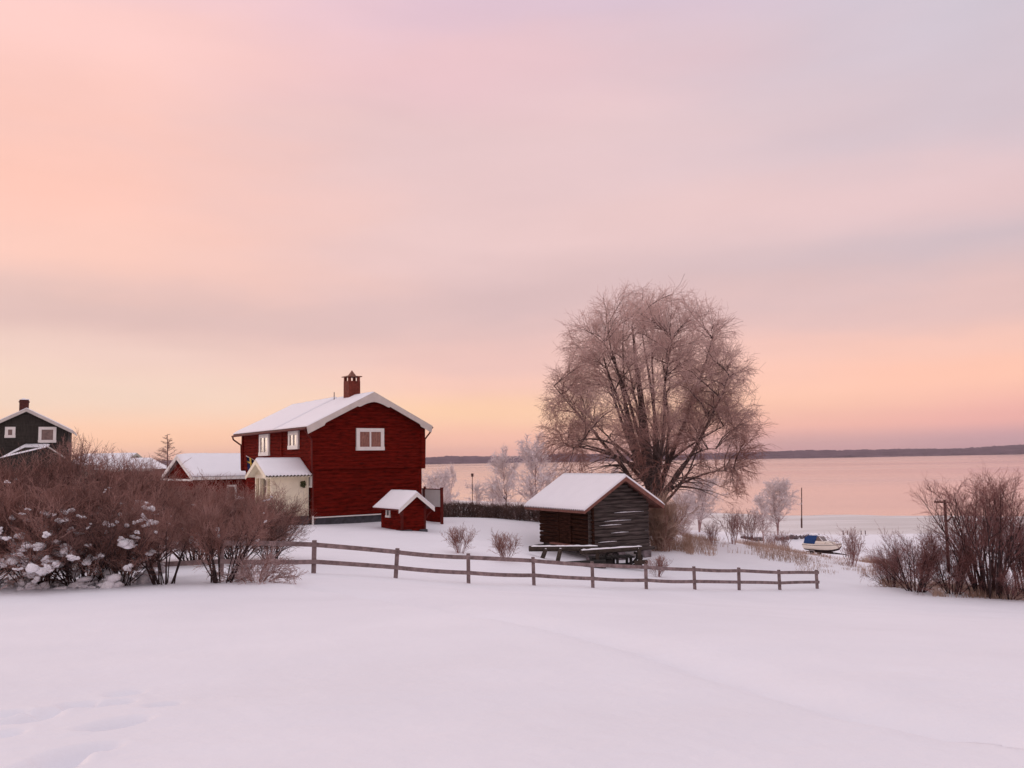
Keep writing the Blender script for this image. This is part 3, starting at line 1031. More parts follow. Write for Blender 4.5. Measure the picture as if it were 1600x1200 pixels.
# ------------------------------------------------------------------ log storehouse
def build_log_store():
    p = at(925, 862, 42)
    h = empty('log_storehouse', (p.x, p.y, p.z), R(31))
    tag(h, 'old dark log storehouse with snow on its corrugated roof under the big birch', 'storehouse')
    W, Ln = 3.45, 4.5
    XA, ZA = 1.80, 3.50
    xl, xr = -.72, 4.2
    zl, zr_ = 1.98, 2.02
    TL = (ZA - zl) / (XA - xl)
    TR = (ZA - zr_) / (xr - XA)
    ZL, ZR = ZA - XA * TL, ZA - (W - XA) * TR
    core = MB().prism([(.08, .08, 0), (W - .08, .08, 0), (W - .08, .08, ZR - .06), (XA, .08, ZA - .06), (.08, .08, ZL - .06)], (0, 0, 0), (0, Ln - .16, 0)).build('wall', M['dark_log'], h)
    lh = .195
    i = 0
    z = .02
    while z < ZA - .25:
        hh = lh * rnd.uniform(.9, 1.1)
        zc = z + hh / 2
        k0 = max(0.0, (z + hh - ZL) / TL)
        k1 = max(0.0, (z + hh - ZR) / TR)
        ext = .14 if k0 == 0 else 0.0
        log_row('x', k0 - ext, W - k1 + (ext if k1 == 0 else 0), .08, zc, hh * 1.02, .10, -1, .012).build('log', M['dark_log'], core)
        if z + hh / 2 < ZL:
            if 1.0 < z + hh < 3 and .25 < z < 1.75:
                for a0, a1 in ((-.14, 1.75), (2.75, Ln + .12)):
                    log_row('y', a0, a1, .08, zc + .09, hh, .10, -1, .01).build('log', M['brown_log'], core)
            else:
                log_row('y', -.14, Ln + .12, .08, zc + .09, hh, .10, -1, .012).build('log', M['brown_log'], core)
        # snow caught on a ledge
        if i in (1, 3, 5, 6, 8) and k0 == 0:
            a0 = rnd.uniform(.1, 1.6)
            a1 = min(W - .1, a0 + rnd.uniform(.9, 1.9))
            me = MB()
            n = 10
            for q in range(n):
                u0, u1 = a0 + (a1 - a0) * q / n, a0 + (a1 - a0) * (q + 1) / n
                t = .022 * math.sin(math.pi * (q + .5) / n) * rnd.uniform(.6, 1.5)
                me.box(u0, u1, -.030, .02, z + hh - .015, z + hh - .01 + t)
            me.build('ledge_snow', M['roof_snow'], h)
        z += hh
        i += 1
    d = MB().box(-.03, .10, 1.78, 2.72, .30, 1.78).build('door', M['brown_log'], h)
    for k in range(5):
        MB().box(-.048, -.031, 1.79 + k * .186, 1.79 + k * .186 + .178, .31, 1.77).build('plank', M['brown_log'], d)
    for y in (1.66, 2.74):
        MB().box(-.07, .08, y, y + .1, .22, 1.86).build('door_post', M['brown_log'], h)
    MB().box(-.28, -.03, 1.0, 3.3, .16, .24).build('door_step', M['fascia'], h)
    # projecting sill timbers and corner stones
    for y in (-.05, Ln - .15):
        MB().bar((-.5, y + .1, -.06), (W + .45, y + .1, -.06), .22, .2, 8).build('sill_log', M['dark_log'], h)
    for x, y in ((.1, .1), (W - .1, .1), (.1, Ln - .1), (W - .1, Ln - .1), (W / 2, .1)):
        MB().box(x - .25, x + .25, y - .25, y + .25, -1.4, -.14).build('corner_stone', M['rock'], h, .08)
    # roof: boards, corrugated sheet, fascias, snow
    og = .45
    LnR = Ln + .45
    wv = lambda u: .035 + .045 * np.sin(u / .157 * 6.283)
    for xe, ze in ((xl, zl), (xr, zr_)):
        poly = [(xe, -og, ze), (XA, -og, ZA), (XA, -og, ZA + .06), (xe, -og, ze + .06)]
        if xe > 0:
            poly = poly[::-1]
        MB().prism(poly, (0, 0, 0), (0, LnR + og, 0)).build('roof_panel', M['fascia'], h)
        s = -1 if xe < 0 else 1
        # barge
        poly = [(xe + s * .0, -og - .035, ze - .12), (XA, -og - .035, ZA - .14), (XA, -og - .035, ZA + .09), (xe, -og - .035, ze + .085)]
        if xe > 0:
            poly = poly[::-1]
        MB().prism(poly, (0, 0, 0), (0, .033, 0)).build('barge_board', M['fascia'], h)
        MB().box(min(xe, xe - s * .03), max(xe, xe - s * .03), -og, LnR, ze - .11, ze + .02).build('eave_board', M['fascia'], h)
        # corrugated sheet
        n = 260
        ys = np.linspace(-og - .02, LnR + .02, n)
        zo = .080 + .045 * np.sin((LnR + .02 - ys if s < 0 else ys + og + .02) / .157 * 6.283)
        V = np.concatenate([np.c_[np.full(n, xe + s * .05), ys, ze - .05 * (TL if s < 0 else TR) + zo], np.c_[np.full(n, XA), ys, ZA + zo]])
        idx = np.arange(2 * n).reshape(2, n)
        Fq = np.c_[idx[0, :-1], idx[0, 1:], idx[1, 1:], idx[1, :-1]]
        if s < 0:
            Fq = Fq[:, ::-1]
        link('corrugated_sheet', np_mesh('corrugated_sheet', V, Fq), M['red_trim'], h)
        zs0 = ze - .05 * (TL if s < 0 else TR) + .048
        a, b = (xe + s * .05, LnR + .02, zs0), (xe + s * .05, -og - .05, zs0)
        c, d2 = (XA, -og - .05, ZA + .048), (XA, LnR + .02, ZA + .048)
        if s < 0:
            me = snow_slab(a, b, c, d2, .17, 300, 14, 6, wv, .08)
        else:
            me = snow_slab(b, a, d2, c, .17, 300, 14, 6, wv, .08)
        link('roof_snow', me, M['roof_snow'], h)


build_log_store()


def snow_strip(a, b, w, t, seed=0):
    """a soft ridge of snow along the top of a beam"""
    a, b = Vector(a), Vector(b)
    n = max(6, int((b - a).length / .12))
    d = (b - a).normalized()
    s = d.cross(Vector((0, 0, 1))).normalized()
    m = MB()
    rs = random.Random(seed)
    prev = None
    for i in range(n + 1):
        p = a.lerp(b, i / n)
        k = t * (.7 + .6 * rs.random()) * (.35 if i in (0, n) else 1)
        ring = [p - s * w * .52, p - s * w * .4 + Vector((0, 0, k * .8)), p + Vector((0, 0, k)), p + s * w * .4 + Vector((0, 0, k * .8)), p + s * w * .52]
        if prev:
            m.add(prev + ring, [(j, j + 1, j + 6, j + 5) for j in range(4)])
        prev = ring
    return m


def build_trestle():
    p = at(900, 885, 39.4)
    h = empty('timber_trestle', (p.x, p.y, g1(p.x, p.y)), R(4))
    tag(h, 'low snow-topped trestle of rough beams in front of the log storehouse', 'trestle')
    zt = .72
    b1 = MB().bar((-2.1, .25, zt + .02), (1.05, .3, zt - .04), .30, .25, 8).build('beam', M['old_wood'], h)
    snow_strip((-2.0, .25, zt + .12), (1.05, .3, zt + .07), .22, .045, 1).build('snow_cap', M['roof_snow'], b1)
    b2 = MB().bar((.2, .0, zt - .16), (3.1, .35, zt - .08), .22, .20, 8).build('beam', M['old_wood'], h)
    snow_strip((.25, .0, zt - .08), (3.1, .35, zt - .0), .17, .05, 2).build('snow_cap', M['roof_snow'], b2)
    for (a, b) in (((-1.35, .1, zt - .02), (-1.72, -.25, -.05)), ((-.68, .1, zt - .02), (-.92, -.28, -.02)), ((2.95, .25, zt - .1), (3.0, .2, -.2)), ((1.02, .15, zt - .1), (1.0, .1, -.2))):
        l = MB().bar(a, b, .15, .13).build('leg', M['old_wood'], h)
        snow_strip(Vector(a) + Vector((0, -.02, .05)), Vector(b) + Vector((0, 0, .06)), .10, .03, 4).build('snow_cap', M['roof_snow'], l)
    MB().bar((-.92, -.3, -.02), (1.3, -.35, .06), .34, .40, 8).build('ground_beam', M['black_wood'], h)
    MB().bar((2.7, .0, .02), (3.3, .1, .04), .16, .2, 7).build('ground_beam', M['old_wood'], h)
    # the old sledge pushed under it
    q = at(962, 881, 40.2)
    s = empty('old_sledge', (q.x, q.y, g1(q.x, q.y)), R(8))
    s.scale = (1.15, 1.2, 1.25)
    tag(s, 'black tarred old sledge with curved runners under the storehouse trestle', 'sledge')
    for y in (-.28, .30):
        pts = [(-.95, y, .06), (.6, y, .06), (.85, y, .14), (1.0, y, .30), (.98, y, .44), (.86, y, .48)]
        MB().path(pts, .055, 6).build('runner', M['black_wood'], s)
        for x in (-.7, 0, .55):
            MB().bar((x, y, .05), (x, y, .36), .09).build('upright', M['black_wood'], s)
    for k in range(6):
        MB().bar((-.95 + k * .30, -.42, .38 + .01 * (k % 2)), (-.92 + k * .30, .44, .38), .24, .05).build('plank', M['black_wood'], s)
    MB().path([(-.5, -.3, .40), (-.42, -.3, .56), (-.2, -.3, .6), (.05, -.3, .5)], .04, 6).build('handle', M['black_wood'], s)
    MB().box(-1.0, -.2, -.3, .35, .0, .32).build('crate_bed', M['black_wood'], s)


build_trestle()


# ------------------------------------------------------------------ fence
def build_fence():
    x, Y = fence_k(0)
    p0 = at(x, 897, Y)
    h = empty('field_fence', (p0.x, p0.y, p0.z))
    tag(h, 'weathered two-rail wooden fence crossing the snow field', 'fence')
    pts = []
    for k in range(-2, 10):
        x, Y = fence_k(k)
        q = at(x, 900, Y)
        zz = g1(q.x, q.y)
        pts.append((k, Vector((q.x, q.y, zz)) - Vector((p0.x, p0.y, p0.z))))
    d = (pts[-1][1] - pts[0][1]).normalized()
    tops = {}
    rs = random.Random(5)
    for k, q in pts:
        hh = {8: .83, 9: .80}.get(k, .90 + rs.uniform(-.03, .03))
        lean = {1: .07, 2: 0.0}.get(k, rs.uniform(-.025, .025))
        t = q + Vector((d.x * lean, d.y * lean, hh))
        MB().bar(q + Vector((-d.x * lean * .3, -d.y * lean * .3, -.3)), t, .115, .10).build('post', M['fence'], h, .008)
        tops[k] = (q, t)
    nrm = Vector((d.y, -d.x, 0)).normalized() * .085     # towards the camera
    ks = [k for k, _ in pts]
    for a, b in zip(ks[:-1], ks[1:]):
        (qa, ta), (qb, tb) = tops[a], tops[b]
        for fr, w in ((.87, .125), (.36, .12)):
            A = qa.lerp(ta, fr) + nrm - (d * .06)
            B = qb.lerp(tb, fr) + nrm + (d * .05)
            o = nrm * (.06 if a % 2 else 0)
            r = MB()
            n = 4
            sag = rs.uniform(-.015, .03)
            prev = A + o
            for i in range(1, n + 1):
                c = A.lerp(B, i / n) + o - Vector((0, 0, sag * math.sin(math.pi * i / n)))
                r.bar(prev, c, .035, w)
                prev = c
            r.build('rail', M['fence'], h)


build_fence()


# ------------------------------------------------------------------ vegetation generators
def nrm_(v):
    return v / np.maximum(np.linalg.norm(v, axis=-1, keepdims=True), 1e-9)


def grow(P0, D, Ls, R0, R1, K, wobble, trop0, trop1, rs):
    N = len(P0)
    P = np.zeros((N, K + 1, 3))
    P[:, 0] = P0
    d = nrm_(D)
    Ls = np.broadcast_to(np.asarray(Ls, dtype=float), (N,))
    t0 = np.broadcast_to(np.asarray(trop0, dtype=float), (N,))
    t1 = np.broadcast_to(np.asarray(trop1, dtype=float), (N,))
    for k in range(K):
        f = k / max(1, K - 1)
        d = d + rs.normal(0, wobble, (N, 3))
        d[:, 2] += t0 * (1 - f) + t1 * f
        d = nrm_(d)
        P[:, k + 1] = P[:, k] + d * (Ls / K)[:, None]
    s = np.linspace(0, 1, K + 1)[None]
    R0 = np.broadcast_to(np.asarray(R0, dtype=float), (N,))[:, None]
    R1 = np.broadcast_to(np.asarray(R1, dtype=float), (N,))[:, None]
    return P, R0 * (1 - s) + R1 * s


def spawn(P, Rr, n, t0, t1, a0, a1, rs, up=0.0):
    """n children along every branch; returns start points, directions, t, parent index, local radius"""
    N, K1, _ = P.shape
    t = (np.arange(n)[None] + rs.uniform(0, 1, (N, n))) / n
    t = t0 + (t1 - t0) * t
    f = t * (K1 - 1)
    i = np.minimum(f.astype(int), K1 - 2)
    w = (f - i)[..., None]
    ii = np.arange(N)[:, None]
    A, B = P[ii, i], P[ii, i + 1]
    pos = A * (1 - w) + B * w
    T = nrm_(B - A)
    rv = rs.normal(0, 1, T.shape)
    rv[..., 2] += up
    perp = nrm_(rv - (rv * T).sum(-1, keepdims=True) * T)
    a = rs.uniform(a0, a1, t.shape)[..., None]
    D = np.cos(a) * T + np.sin(a) * perp
    r = Rr[ii, i] * (1 - w[..., 0]) + Rr[ii, i + 1] * w[..., 0]
    par = np.broadcast_to(ii, t.shape)
    return pos.reshape(-1, 3), D.reshape(-1, 3), t.ravel(), par.ravel(), r.ravel()


def tubes(P, Rr, S, rs):
    N, K1, _ = P.shape
    T = np.zeros_like(P)
    T[:, 1:-1] = P[:, 2:] - P[:, :-2]
    T[:, 0] = P[:, 1] - P[:, 0]
    T[:, -1] = P[:, -1] - P[:, -2]
    T = nrm_(T)
    ref = nrm_(rs.normal(0, 1, (N, 1, 3)))
    n1 = nrm_(np.cross(T, np.broadcast_to(ref, T.shape)))
    n2 = np.cross(T, n1)
    an = np.arange(S) / S * 2 * math.pi
    V = P[:, :, None] + Rr[:, :, None, None] * (np.cos(an)[None, None, :, None] * n1[:, :, None] + np.sin(an)[None, None, :, None] * n2[:, :, None])
    idx = np.arange(N * K1 * S).reshape(N, K1, S)
    a, b = idx[:, :-1], idx[:, 1:]
    F = np.stack([a, np.roll(a, -1, 2), np.roll(b, -1, 2), b], -1).reshape(-1, 4)
    return V.reshape(-1, 3), F


def join(parts):
    Vs, Fs, o = [], [], 0
    for V, F in parts:
        Vs.append(V)
        Fs.append(F + o)
        o += len(V)
    return np.concatenate(Vs), np.concatenate(Fs)


def put(root, parts_meshes):
    out = []
    for name, me, m in parts_meshes:
        o = link(name, me, m, root)
        out.append(o)
    return out


def copy_thing(src, loc, rz, scale, label, group=None):
    r = src.copy()
    COL.objects.link(r)
    r.location = loc
    r.rotation_euler = (0, 0, rz)
    r.scale = scale
    r['label'] = label
    if group:
        r['group'] = group
    for ch in src.children:
        c = ch.copy()
        COL.objects.link(c)
        c.parent = r
        for g in ch.children:
            d = g.copy()
            COL.objects.link(d)
            d.parent = c
    return r


# ------------------------------------------------------------------ the big birch
def build_birch():
    rs = np.random.RandomState(11)
    p = at(1022, 838, 53)
    root = empty('birch_tree', (p.x, p.y, g1(p.x, p.y) - .1))
    tag(root, 'huge spreading birch with frosted hanging twigs behind the log storehouse', 'tree')
    H = 15.0
    tr, tR = grow(np.array([[0, 0, -.4]]), np.array([[.0, 0, 1.]]), 13.6, .46, .05, 16, .035, 0.02, 0.02, rs)
    # fan of co-dominant leaders starting low
    nl = 13
    az = np.arange(nl) * 2.399 + .4
    tilt = np.linspace(.14, .62, nl) + rs.uniform(-.03, .03, nl)
    t = rs.uniform(.13, .26, nl)
    base = tr[0][(t * 16).astype(int)]
    ld, lR = grow(base, np.c_[np.cos(az) * np.sin(tilt), np.sin(az) * np.sin(tilt), np.cos(tilt)], np.linspace(11.6, 9.6, nl), rs.uniform(.13, .21, nl), .03, 14, .05, .02, .015, rs)
    # wide lower boughs
    nb = 12
    az = np.arange(nb) * 2.399 + 1.1
    tilt = rs.uniform(.75, 1.12, nb)
    t = rs.uniform(.14, .38, nb)
    base = tr[0][(t * 16).astype(int)]
    bd, bR = grow(base, np.c_[np.cos(az) * np.sin(tilt), np.sin(az) * np.sin(tilt), np.cos(tilt)], rs.uniform(5.2, 6.6, nb), rs.uniform(.10, .15, nb), .02, 12, .07, .05, -.12, rs)

    def inside(q, k=1.0):
        r = np.hypot(q[:, 0], q[:, 1])
        return r < k * np.interp(q[:, 2], [1.5, 3, 5.5, 8, 11, 13.3, 14.8, 15.8], [4.0, 5.6, 6.5, 6.4, 5.5, 4.6, 2.8, .8])
    thick = [tubes(tr, tR, 10, rs), tubes(ld, lR, 8, rs), tubes(bd, bR, 7, rs)]

    def limbs(P, Rr, n, t0, t1, a0, a1, lo, hi, up, tr0, tr1, K=8):
        q, D, tt, par, r = spawn(P, Rr, n, t0, t1, a0, a1, rs, up)
        return grow(q, D, (hi - (hi - lo) * tt) * rs.uniform(.75, 1.2, len(q)), np.minimum(r * .6, .08), .012, K, .08, tr0, tr1, rs)
    # limbs reaching evenly into the whole dome
    S = np.concatenate([tr[0], ld.reshape(-1, 3), bd.reshape(-1, 3)])
    S = S[S[:, 2] > 1.6]
    tg = []
    while len(tg) < 350:
        q = np.array([rs.uniform(-6.6, 6.6), rs.uniform(-6.6, 6.6), rs.uniform(2.4, 15.3)])[None]
        if inside(q, .97)[0] and (not inside(q, .48)[0] or (q[0, 2] > 8.5 and rs.uniform() < .45)):
            if not tg or min(np.linalg.norm(q[0] - t_) for t_ in tg) > .62:
                tg.append(q[0])
    tg = np.array(tg)
    A0, C0 = [], []
    for q in tg:
        v = q - S
        dd = np.linalg.norm(v, axis=1)
        want = .38 if q[2] > 4.5 else -.15
        cost = dd + 1.6 * np.maximum(0, S[:, 2] + want * dd - q[2]) + np.where(dd < .9, 3, 0)
        A0.append(S[np.argmin(cost)])
    A0 = np.array(A0)
    ln = np.linalg.norm(tg - A0, axis=1)[:, None]
    out = nrm_(np.c_[tg[:, :2], np.zeros(len(tg))])
    C0 = A0 * .5 + tg * .5 + np.array([0, 0, .16]) * ln - out * .10 * ln
    tt_ = np.linspace(0, 1, 9)[None, :, None]
    L1P = A0[:, None] * (1 - tt_) ** 2 + C0[:, None] * 2 * tt_ * (1 - tt_) + tg[:, None] * tt_ ** 2
    L1P = L1P + np.cumsum(rs.normal(0, .035, L1P.shape), axis=1) * (tt_ > 0)
    L1R = (.012 + .013 * ln) * (1 - tt_[..., 0]) + .010 * tt_[..., 0]
    thick.append(tubes(L1P, L1R, 5, rs))
    q, D, tt, par, r = spawn(L1P, L1R, 8, .25, 1.0, .35, .9, rs, .25)
    ok = inside(q) & (~inside(q, .60) | (rs.uniform(0, 1, len(q)) < np.interp(q[:, 2], [4, 6.5, 8], [.02, .15, .55])) | (q[:, 2] > 12.5))
    ok &= (q[:, 2] > 5.2) | ~inside(q, .78) | (rs.uniform(0, 1, len(q)) < .12)
    q, D, r = q[ok], D[ok], r[ok]
    lo = np.clip((q[:, 2] - 3) / 9, 0, 1)
    L2P, L2R = grow(q, D, rs.uniform(.8, 1.7, len(q)), np.minimum(r * .6, .026), .008, 6, .10, .03 * lo, -.11 + .09 * lo, rs)
    branches = [tubes(L2P, L2R, 4, rs)]
    q, D, tt, par, r = spawn(L2P, L2R, 6, .15, 1.0, .35, 1.0, rs, .1)
    ok = inside(q, 1.03)
    q, D, r = q[ok], D[ok], r[ok]
    lo = np.clip((q[:, 2] - 3) / 9, 0, 1)
    L3P, L3R = grow(q, D, rs.uniform(.4, .9, len(q)), .0088, .0066, 4, .12, -.02, -.22 + .15 * lo, rs)
    tw = [tubes(L3P, L3R, 3, rs)]
    q, D, tt, par, r = spawn(L3P, L3R, 3, .2, 1.0, .3, 1.0, rs, 0)
    lo = np.clip((q[:, 2] - 3) / 9, 0, 1)
    L4P, L4R = grow(q, D, rs.uniform(.3, .7, len(q)), .0076, .0056, 3, .10, -.06, -.28 + .20 * lo, rs)
    tw.append(tubes(L4P, L4R, 3, rs))
    put(root, [('trunk', np_mesh('birch_trunk', *join(thick)), M['bark']),
               ('branches', np_mesh('birch_branches', *join(branches)), M['branch']),
               ('crown', np_mesh('birch_crown', *join(tw)), M['birch_twig'])])


build_birch()


# ------------------------------------------------------------------ frosted shore trees
def frost_tree_meshes(seed, H, spread, nst=1, rtw=.024):
    rs = np.random.RandomState(seed)
    az = rs.uniform(0, 6.28, nst)
    tilt = rs.uniform(.03, .2, nst) if nst > 1 else np.array([.03])
    tr, tR = grow(np.zeros((nst, 3)) + [0, 0, -.3], np.c_[np.cos(az) * np.sin(tilt), np.sin(az) * np.sin(tilt), np.cos(tilt)], H * rs.uniform(.9, 1.0, nst), H * .014, .02, 12, .04, .03, .03, rs)
    n = 40 if nst == 1 else 22
    q, D, tt, par, r = spawn(tr, tR, n, .16, .98, .5, .95, rs, .5)
    env = np.sin(np.pi * np.clip(.16 + tt * .84, 0, 1)) ** .6
    P1, R1 = grow(q, D, spread * (.35 + .75 * env) * rs.uniform(.8, 1.1, len(q)), np.minimum(r * .5, .05), .014, 7, .09, .06, -.04, rs)
    q, D, tt, par, r = spawn(P1, R1, 8, .15, 1, .4, .9, rs, .3)
    P2, R2 = grow(q, D, rs.uniform(.6, 1.3, len(q)) * spread * .30, .024, .016, 4, .12, .0, -.1, rs)
    q, D, tt, par, r = spawn(P2, R2, 9, .1, 1, .4, 1.1, rs, 0)
    P3, R3 = grow(q, D, rs.uniform(.4, .9, len(q)) * spread * .2, rtw, rtw * .7, 3, .12, -.05, -.2, rs)
    return (np_mesh('frost_trunk', *join([tubes(tr, tR, 7, rs), tubes(P1, R1, 4, rs)])),
            np_mesh('frost_crown', *join([tubes(P2, R2, 3, rs), tubes(P3, R3, 3, rs)])))


FT = [frost_tree_meshes(21, 10, 3.0), frost_tree_meshes(22, 10, 2.6, 2), frost_tree_meshes(23, 10, 3.4, 3)]


def frost_tree(var, px, py_top, Y, label, wide=1.0, bark='rime_bark', z=None, group='frosted trees on the lake shore', base_py=None):
    p = at(px, py_top, Y)
    zb = g1(p.x, p.y) if base_py is None else at(px, base_py, Y).z
    k = (p.z - zb) / 9.7
    r = empty('frosted_tree', (p.x, p.y, zb), rnd.uniform(0, 6.28))
    r.scale = (k * wide, k * wide, k)
    tag(r, label, 'tree', group)
    link('trunk', FT[var][0], M[bark], r)
    link('crown', FT[var][1], M['rime_twig'], r)
    return r


frost_tree(0, 829, 692, 112, 'tall white-rimed tree beside the left end of the storehouse roof', .95)
frost_tree(0, 790, 711, 118, 'white-rimed tree, second tallest, between the hedge and the hills', .8)
frost_tree(1, 757, 752, 120, 'low white-rimed tree rising just over the hedge', .9)
frost_tree(1, 698, 730, 105, 'thin faint white-rimed tree beside the terrace screen', .55)
frost_tree(2, 675, 745, 112, 'small pale-rimed tree between house wall and terrace screen post', .8)
frost_tree(2, 1212, 755, 148, 'rounded frosted tree with forked trunk by the shore stones', 1.15, base_py=834)
frost_tree(0, 1190, 775, 133, 'slim frosted tree with one thin trunk by the stone row', .9, base_py=849)
frost_tree(2, 1090, 752, 122, 'frosted tree with thick short trunk under the birch boughs', 1.25, 'bark', base_py=829)
frost_tree(2, 1062, 775, 100, 'pale frosted tree just right of the storehouse eaves', 1.0)
frost_tree(2, 870, 745, 125, 'white-rimed tree seen over the storehouse ridge', 1.0)
frost_tree(1, 940, 735, 130, 'white-rimed tree behind the birch and above the storehouse ridge', 1.0)


# ------------------------------------------------------------------ shrubs
def shrub_meshes(seed, nst, tilt0, tilt1, H, n1, n2, n3, r_st, r_tw, arch, l1=.45, l2=.22, l3=.12, t_lo=.2):
    rs = np.random.RandomState(seed)
    az = rs.uniform(0, 6.283, nst)
    tilt = rs.uniform(tilt0, tilt1, nst)
    b = np.c_[np.cos(az), np.sin(az), np.zeros(nst)] * rs.uniform(.02, .16, (nst, 1)) * H
    b[:, 2] = -.1
    P0, R0 = grow(b, np.c_[np.cos(az) * np.sin(tilt), np.sin(az) * np.sin(tilt), np.cos(tilt)], H * rs.uniform(.8, 1.05, nst), r_st * rs.uniform(.6, 1.2, nst), r_tw * 1.5, 9, .06, .02, arch, rs)
    q, D, tt, par, r = spawn(P0, R0, n1, t_lo, 1, .3, .8, rs, .4)
    P1, R1 = grow(q, D, H * l1 * (1.15 - .6 * tt) * rs.uniform(.7, 1.2, len(q)), np.minimum(r * .6, r_st * .4), r_tw * 1.1, 6, .09, .04, arch * .8, rs)
    q, D, tt, par, r = spawn(P1, R1, n2, .15, 1, .3, .9, rs, .3)
    P2, R2 = grow(q, D, H * l2 * rs.uniform(.6, 1.2, len(q)), np.minimum(r * .7, r_tw * 1.3), r_tw, 4, .1, .03, arch * .6, rs)
    tws = [tubes(P2, R2, 3, rs)]
    if n3:
        q, D, tt, par, r = spawn(P2, R2, n3, .15, 1, .3, 1.0, rs, .3)
        P3, R3 = grow(q, D, H * l3 * rs.uniform(.6, 1.2, len(q)), r_tw, r_tw * .8, 3, .1, .03, arch * .5, rs)
        tws.append(tubes(P3, R3, 3, rs))
    stems = np_mesh('shrub_stems', *join([tubes(P0, R0, 5, rs), tubes(P1, R1, 4, rs)]))
    tw = np_mesh('shrub_twigs', *join(tws))
    zt = float(np.percentile((P3 if n3 else P2)[:, -1, 2], 99.3))
    return stems, tw, P1, P2, zt


_ico = None


def ico():
    global _ico
    if _ico is None:
        import bmesh
        bm = bmesh.new()
        bmesh.ops.create_icosphere(bm, subdivisions=2, radius=1.0)
        bm.verts.ensure_lookup_table()
        V = np.array([v.co[:] for v in bm.verts])
        F = np.array([[v.index for v in f.verts] for f in bm.faces])
        bm.free()
        _ico = (V, F)
    return _ico


def clumps(centres, sizes, seed):
    rs = np.random.RandomState(seed)
    V, F = ico()
    out = []
    for c, s in zip(centres, sizes):
        a = rs.uniform(0, 6.28)
        n = 1 + .22 * np.sin(V @ rs.normal(0, 2.2, 3) + rs.uniform(0, 6)) + .16 * np.sin(V @ rs.normal(0, 4.5, 3)) + rs.normal(0, .05, len(V))
        v = V * n[:, None] * np.array([1.25, .85, .55]) * s
        v = v @ np.array([[math.cos(a), math.sin(a), 0], [-math.sin(a), math.cos(a), 0], [0, 0, 1]]) + c
        out.append((v, F))
    return join(out)


# snow lumps: a few many-lobed shapes shared by all the shrubs
LUMPS = []
for i in range(9):
    rs = np.random.RandomState(300 + i)
    n = 5 + i % 4
    c = np.cumsum(rs.normal(0, 1, (n, 3)) * [.45, .45, .26], axis=0)
    c -= c.mean(0)
    LUMPS.append(np_mesh('snow_lump', *clumps(c, rs.uniform(.35, .72, n), 400 + i)))

SHV = []
for sd in (31, 32, 33):
    SHV.append(shrub_meshes(sd, 30, .06, .95, 3.0, 9, 6, 4, .026, .0048, -.03, t_lo=.10))
SHV.append(shrub_meshes(34, 13, .05, .80, 3.0, 13, 7, 4, .055, .0046, -.01, .38, .19, .11, t_lo=.46))


def snowy_shrub(var, px, py, Y, top, label, wide=1.0, lumps=0, twig='shrub_twig', group='snowy shrubs along the field edge', seed=0):
    p = at(px, py, Y)
    zb = g1(p.x, p.y) - .02
    rz = rnd.uniform(0, 6.28)
    r = empty('snowy_shrub', (p.x, p.y, zb), rz)
    st, tw, P1, P2, zt = SHV[var]
    k = (at(px, top, Y).z - zb) / zt
    kw = k * wide
    r.scale = (kw, kw, k)
    tag(r, label, 'shrub', group)
    link('stems', st, M['shrub_stem'], r)
    link('twigs', tw, M[twig], r)
    rs = np.random.RandomState(seed + 5)
    pts = P2[:, 3]
    rad = np.hypot(pts[:, 0], pts[:, 1])
    w = np.where((pts[:, 2] > .05) & (pts[:, 2] < zt * .80), rad ** 1.1 * (1.15 - pts[:, 2] / zt), 0)
    sel = pts[rs.choice(len(pts), lumps, replace=False, p=w / w.sum())] if lumps else []
    if lumps > 15:
        gn = lumps // 4
        ga, gr = rs.uniform(0, 6.28, gn), rs.uniform(.3, 1.5, gn)
        sel = np.concatenate([sel, np.c_[np.cos(ga) * gr, np.sin(ga) * gr, rs.uniform(.0, .22, gn)]])
    for q in sel:
        o = link('snow_lump', LUMPS[rs.randint(len(LUMPS))], M['bush_snow'], r)
        o.location = q
        low = max(0.0, 1 - q[2] / (zt * .6))
        sz = (.028 + .080 * rs.uniform() ** 2.0) * (1 + .8 * low) / k
        o.scale = (sz * rs.uniform(.8, 1.4), sz * rs.uniform(.8, 1.4), sz * rs.uniform(1.2, 2.0))
        o.rotation_euler = (rs.uniform(-.4, .4), rs.uniform(-.4, .4), rs.uniform(0, 6.28))
    return r


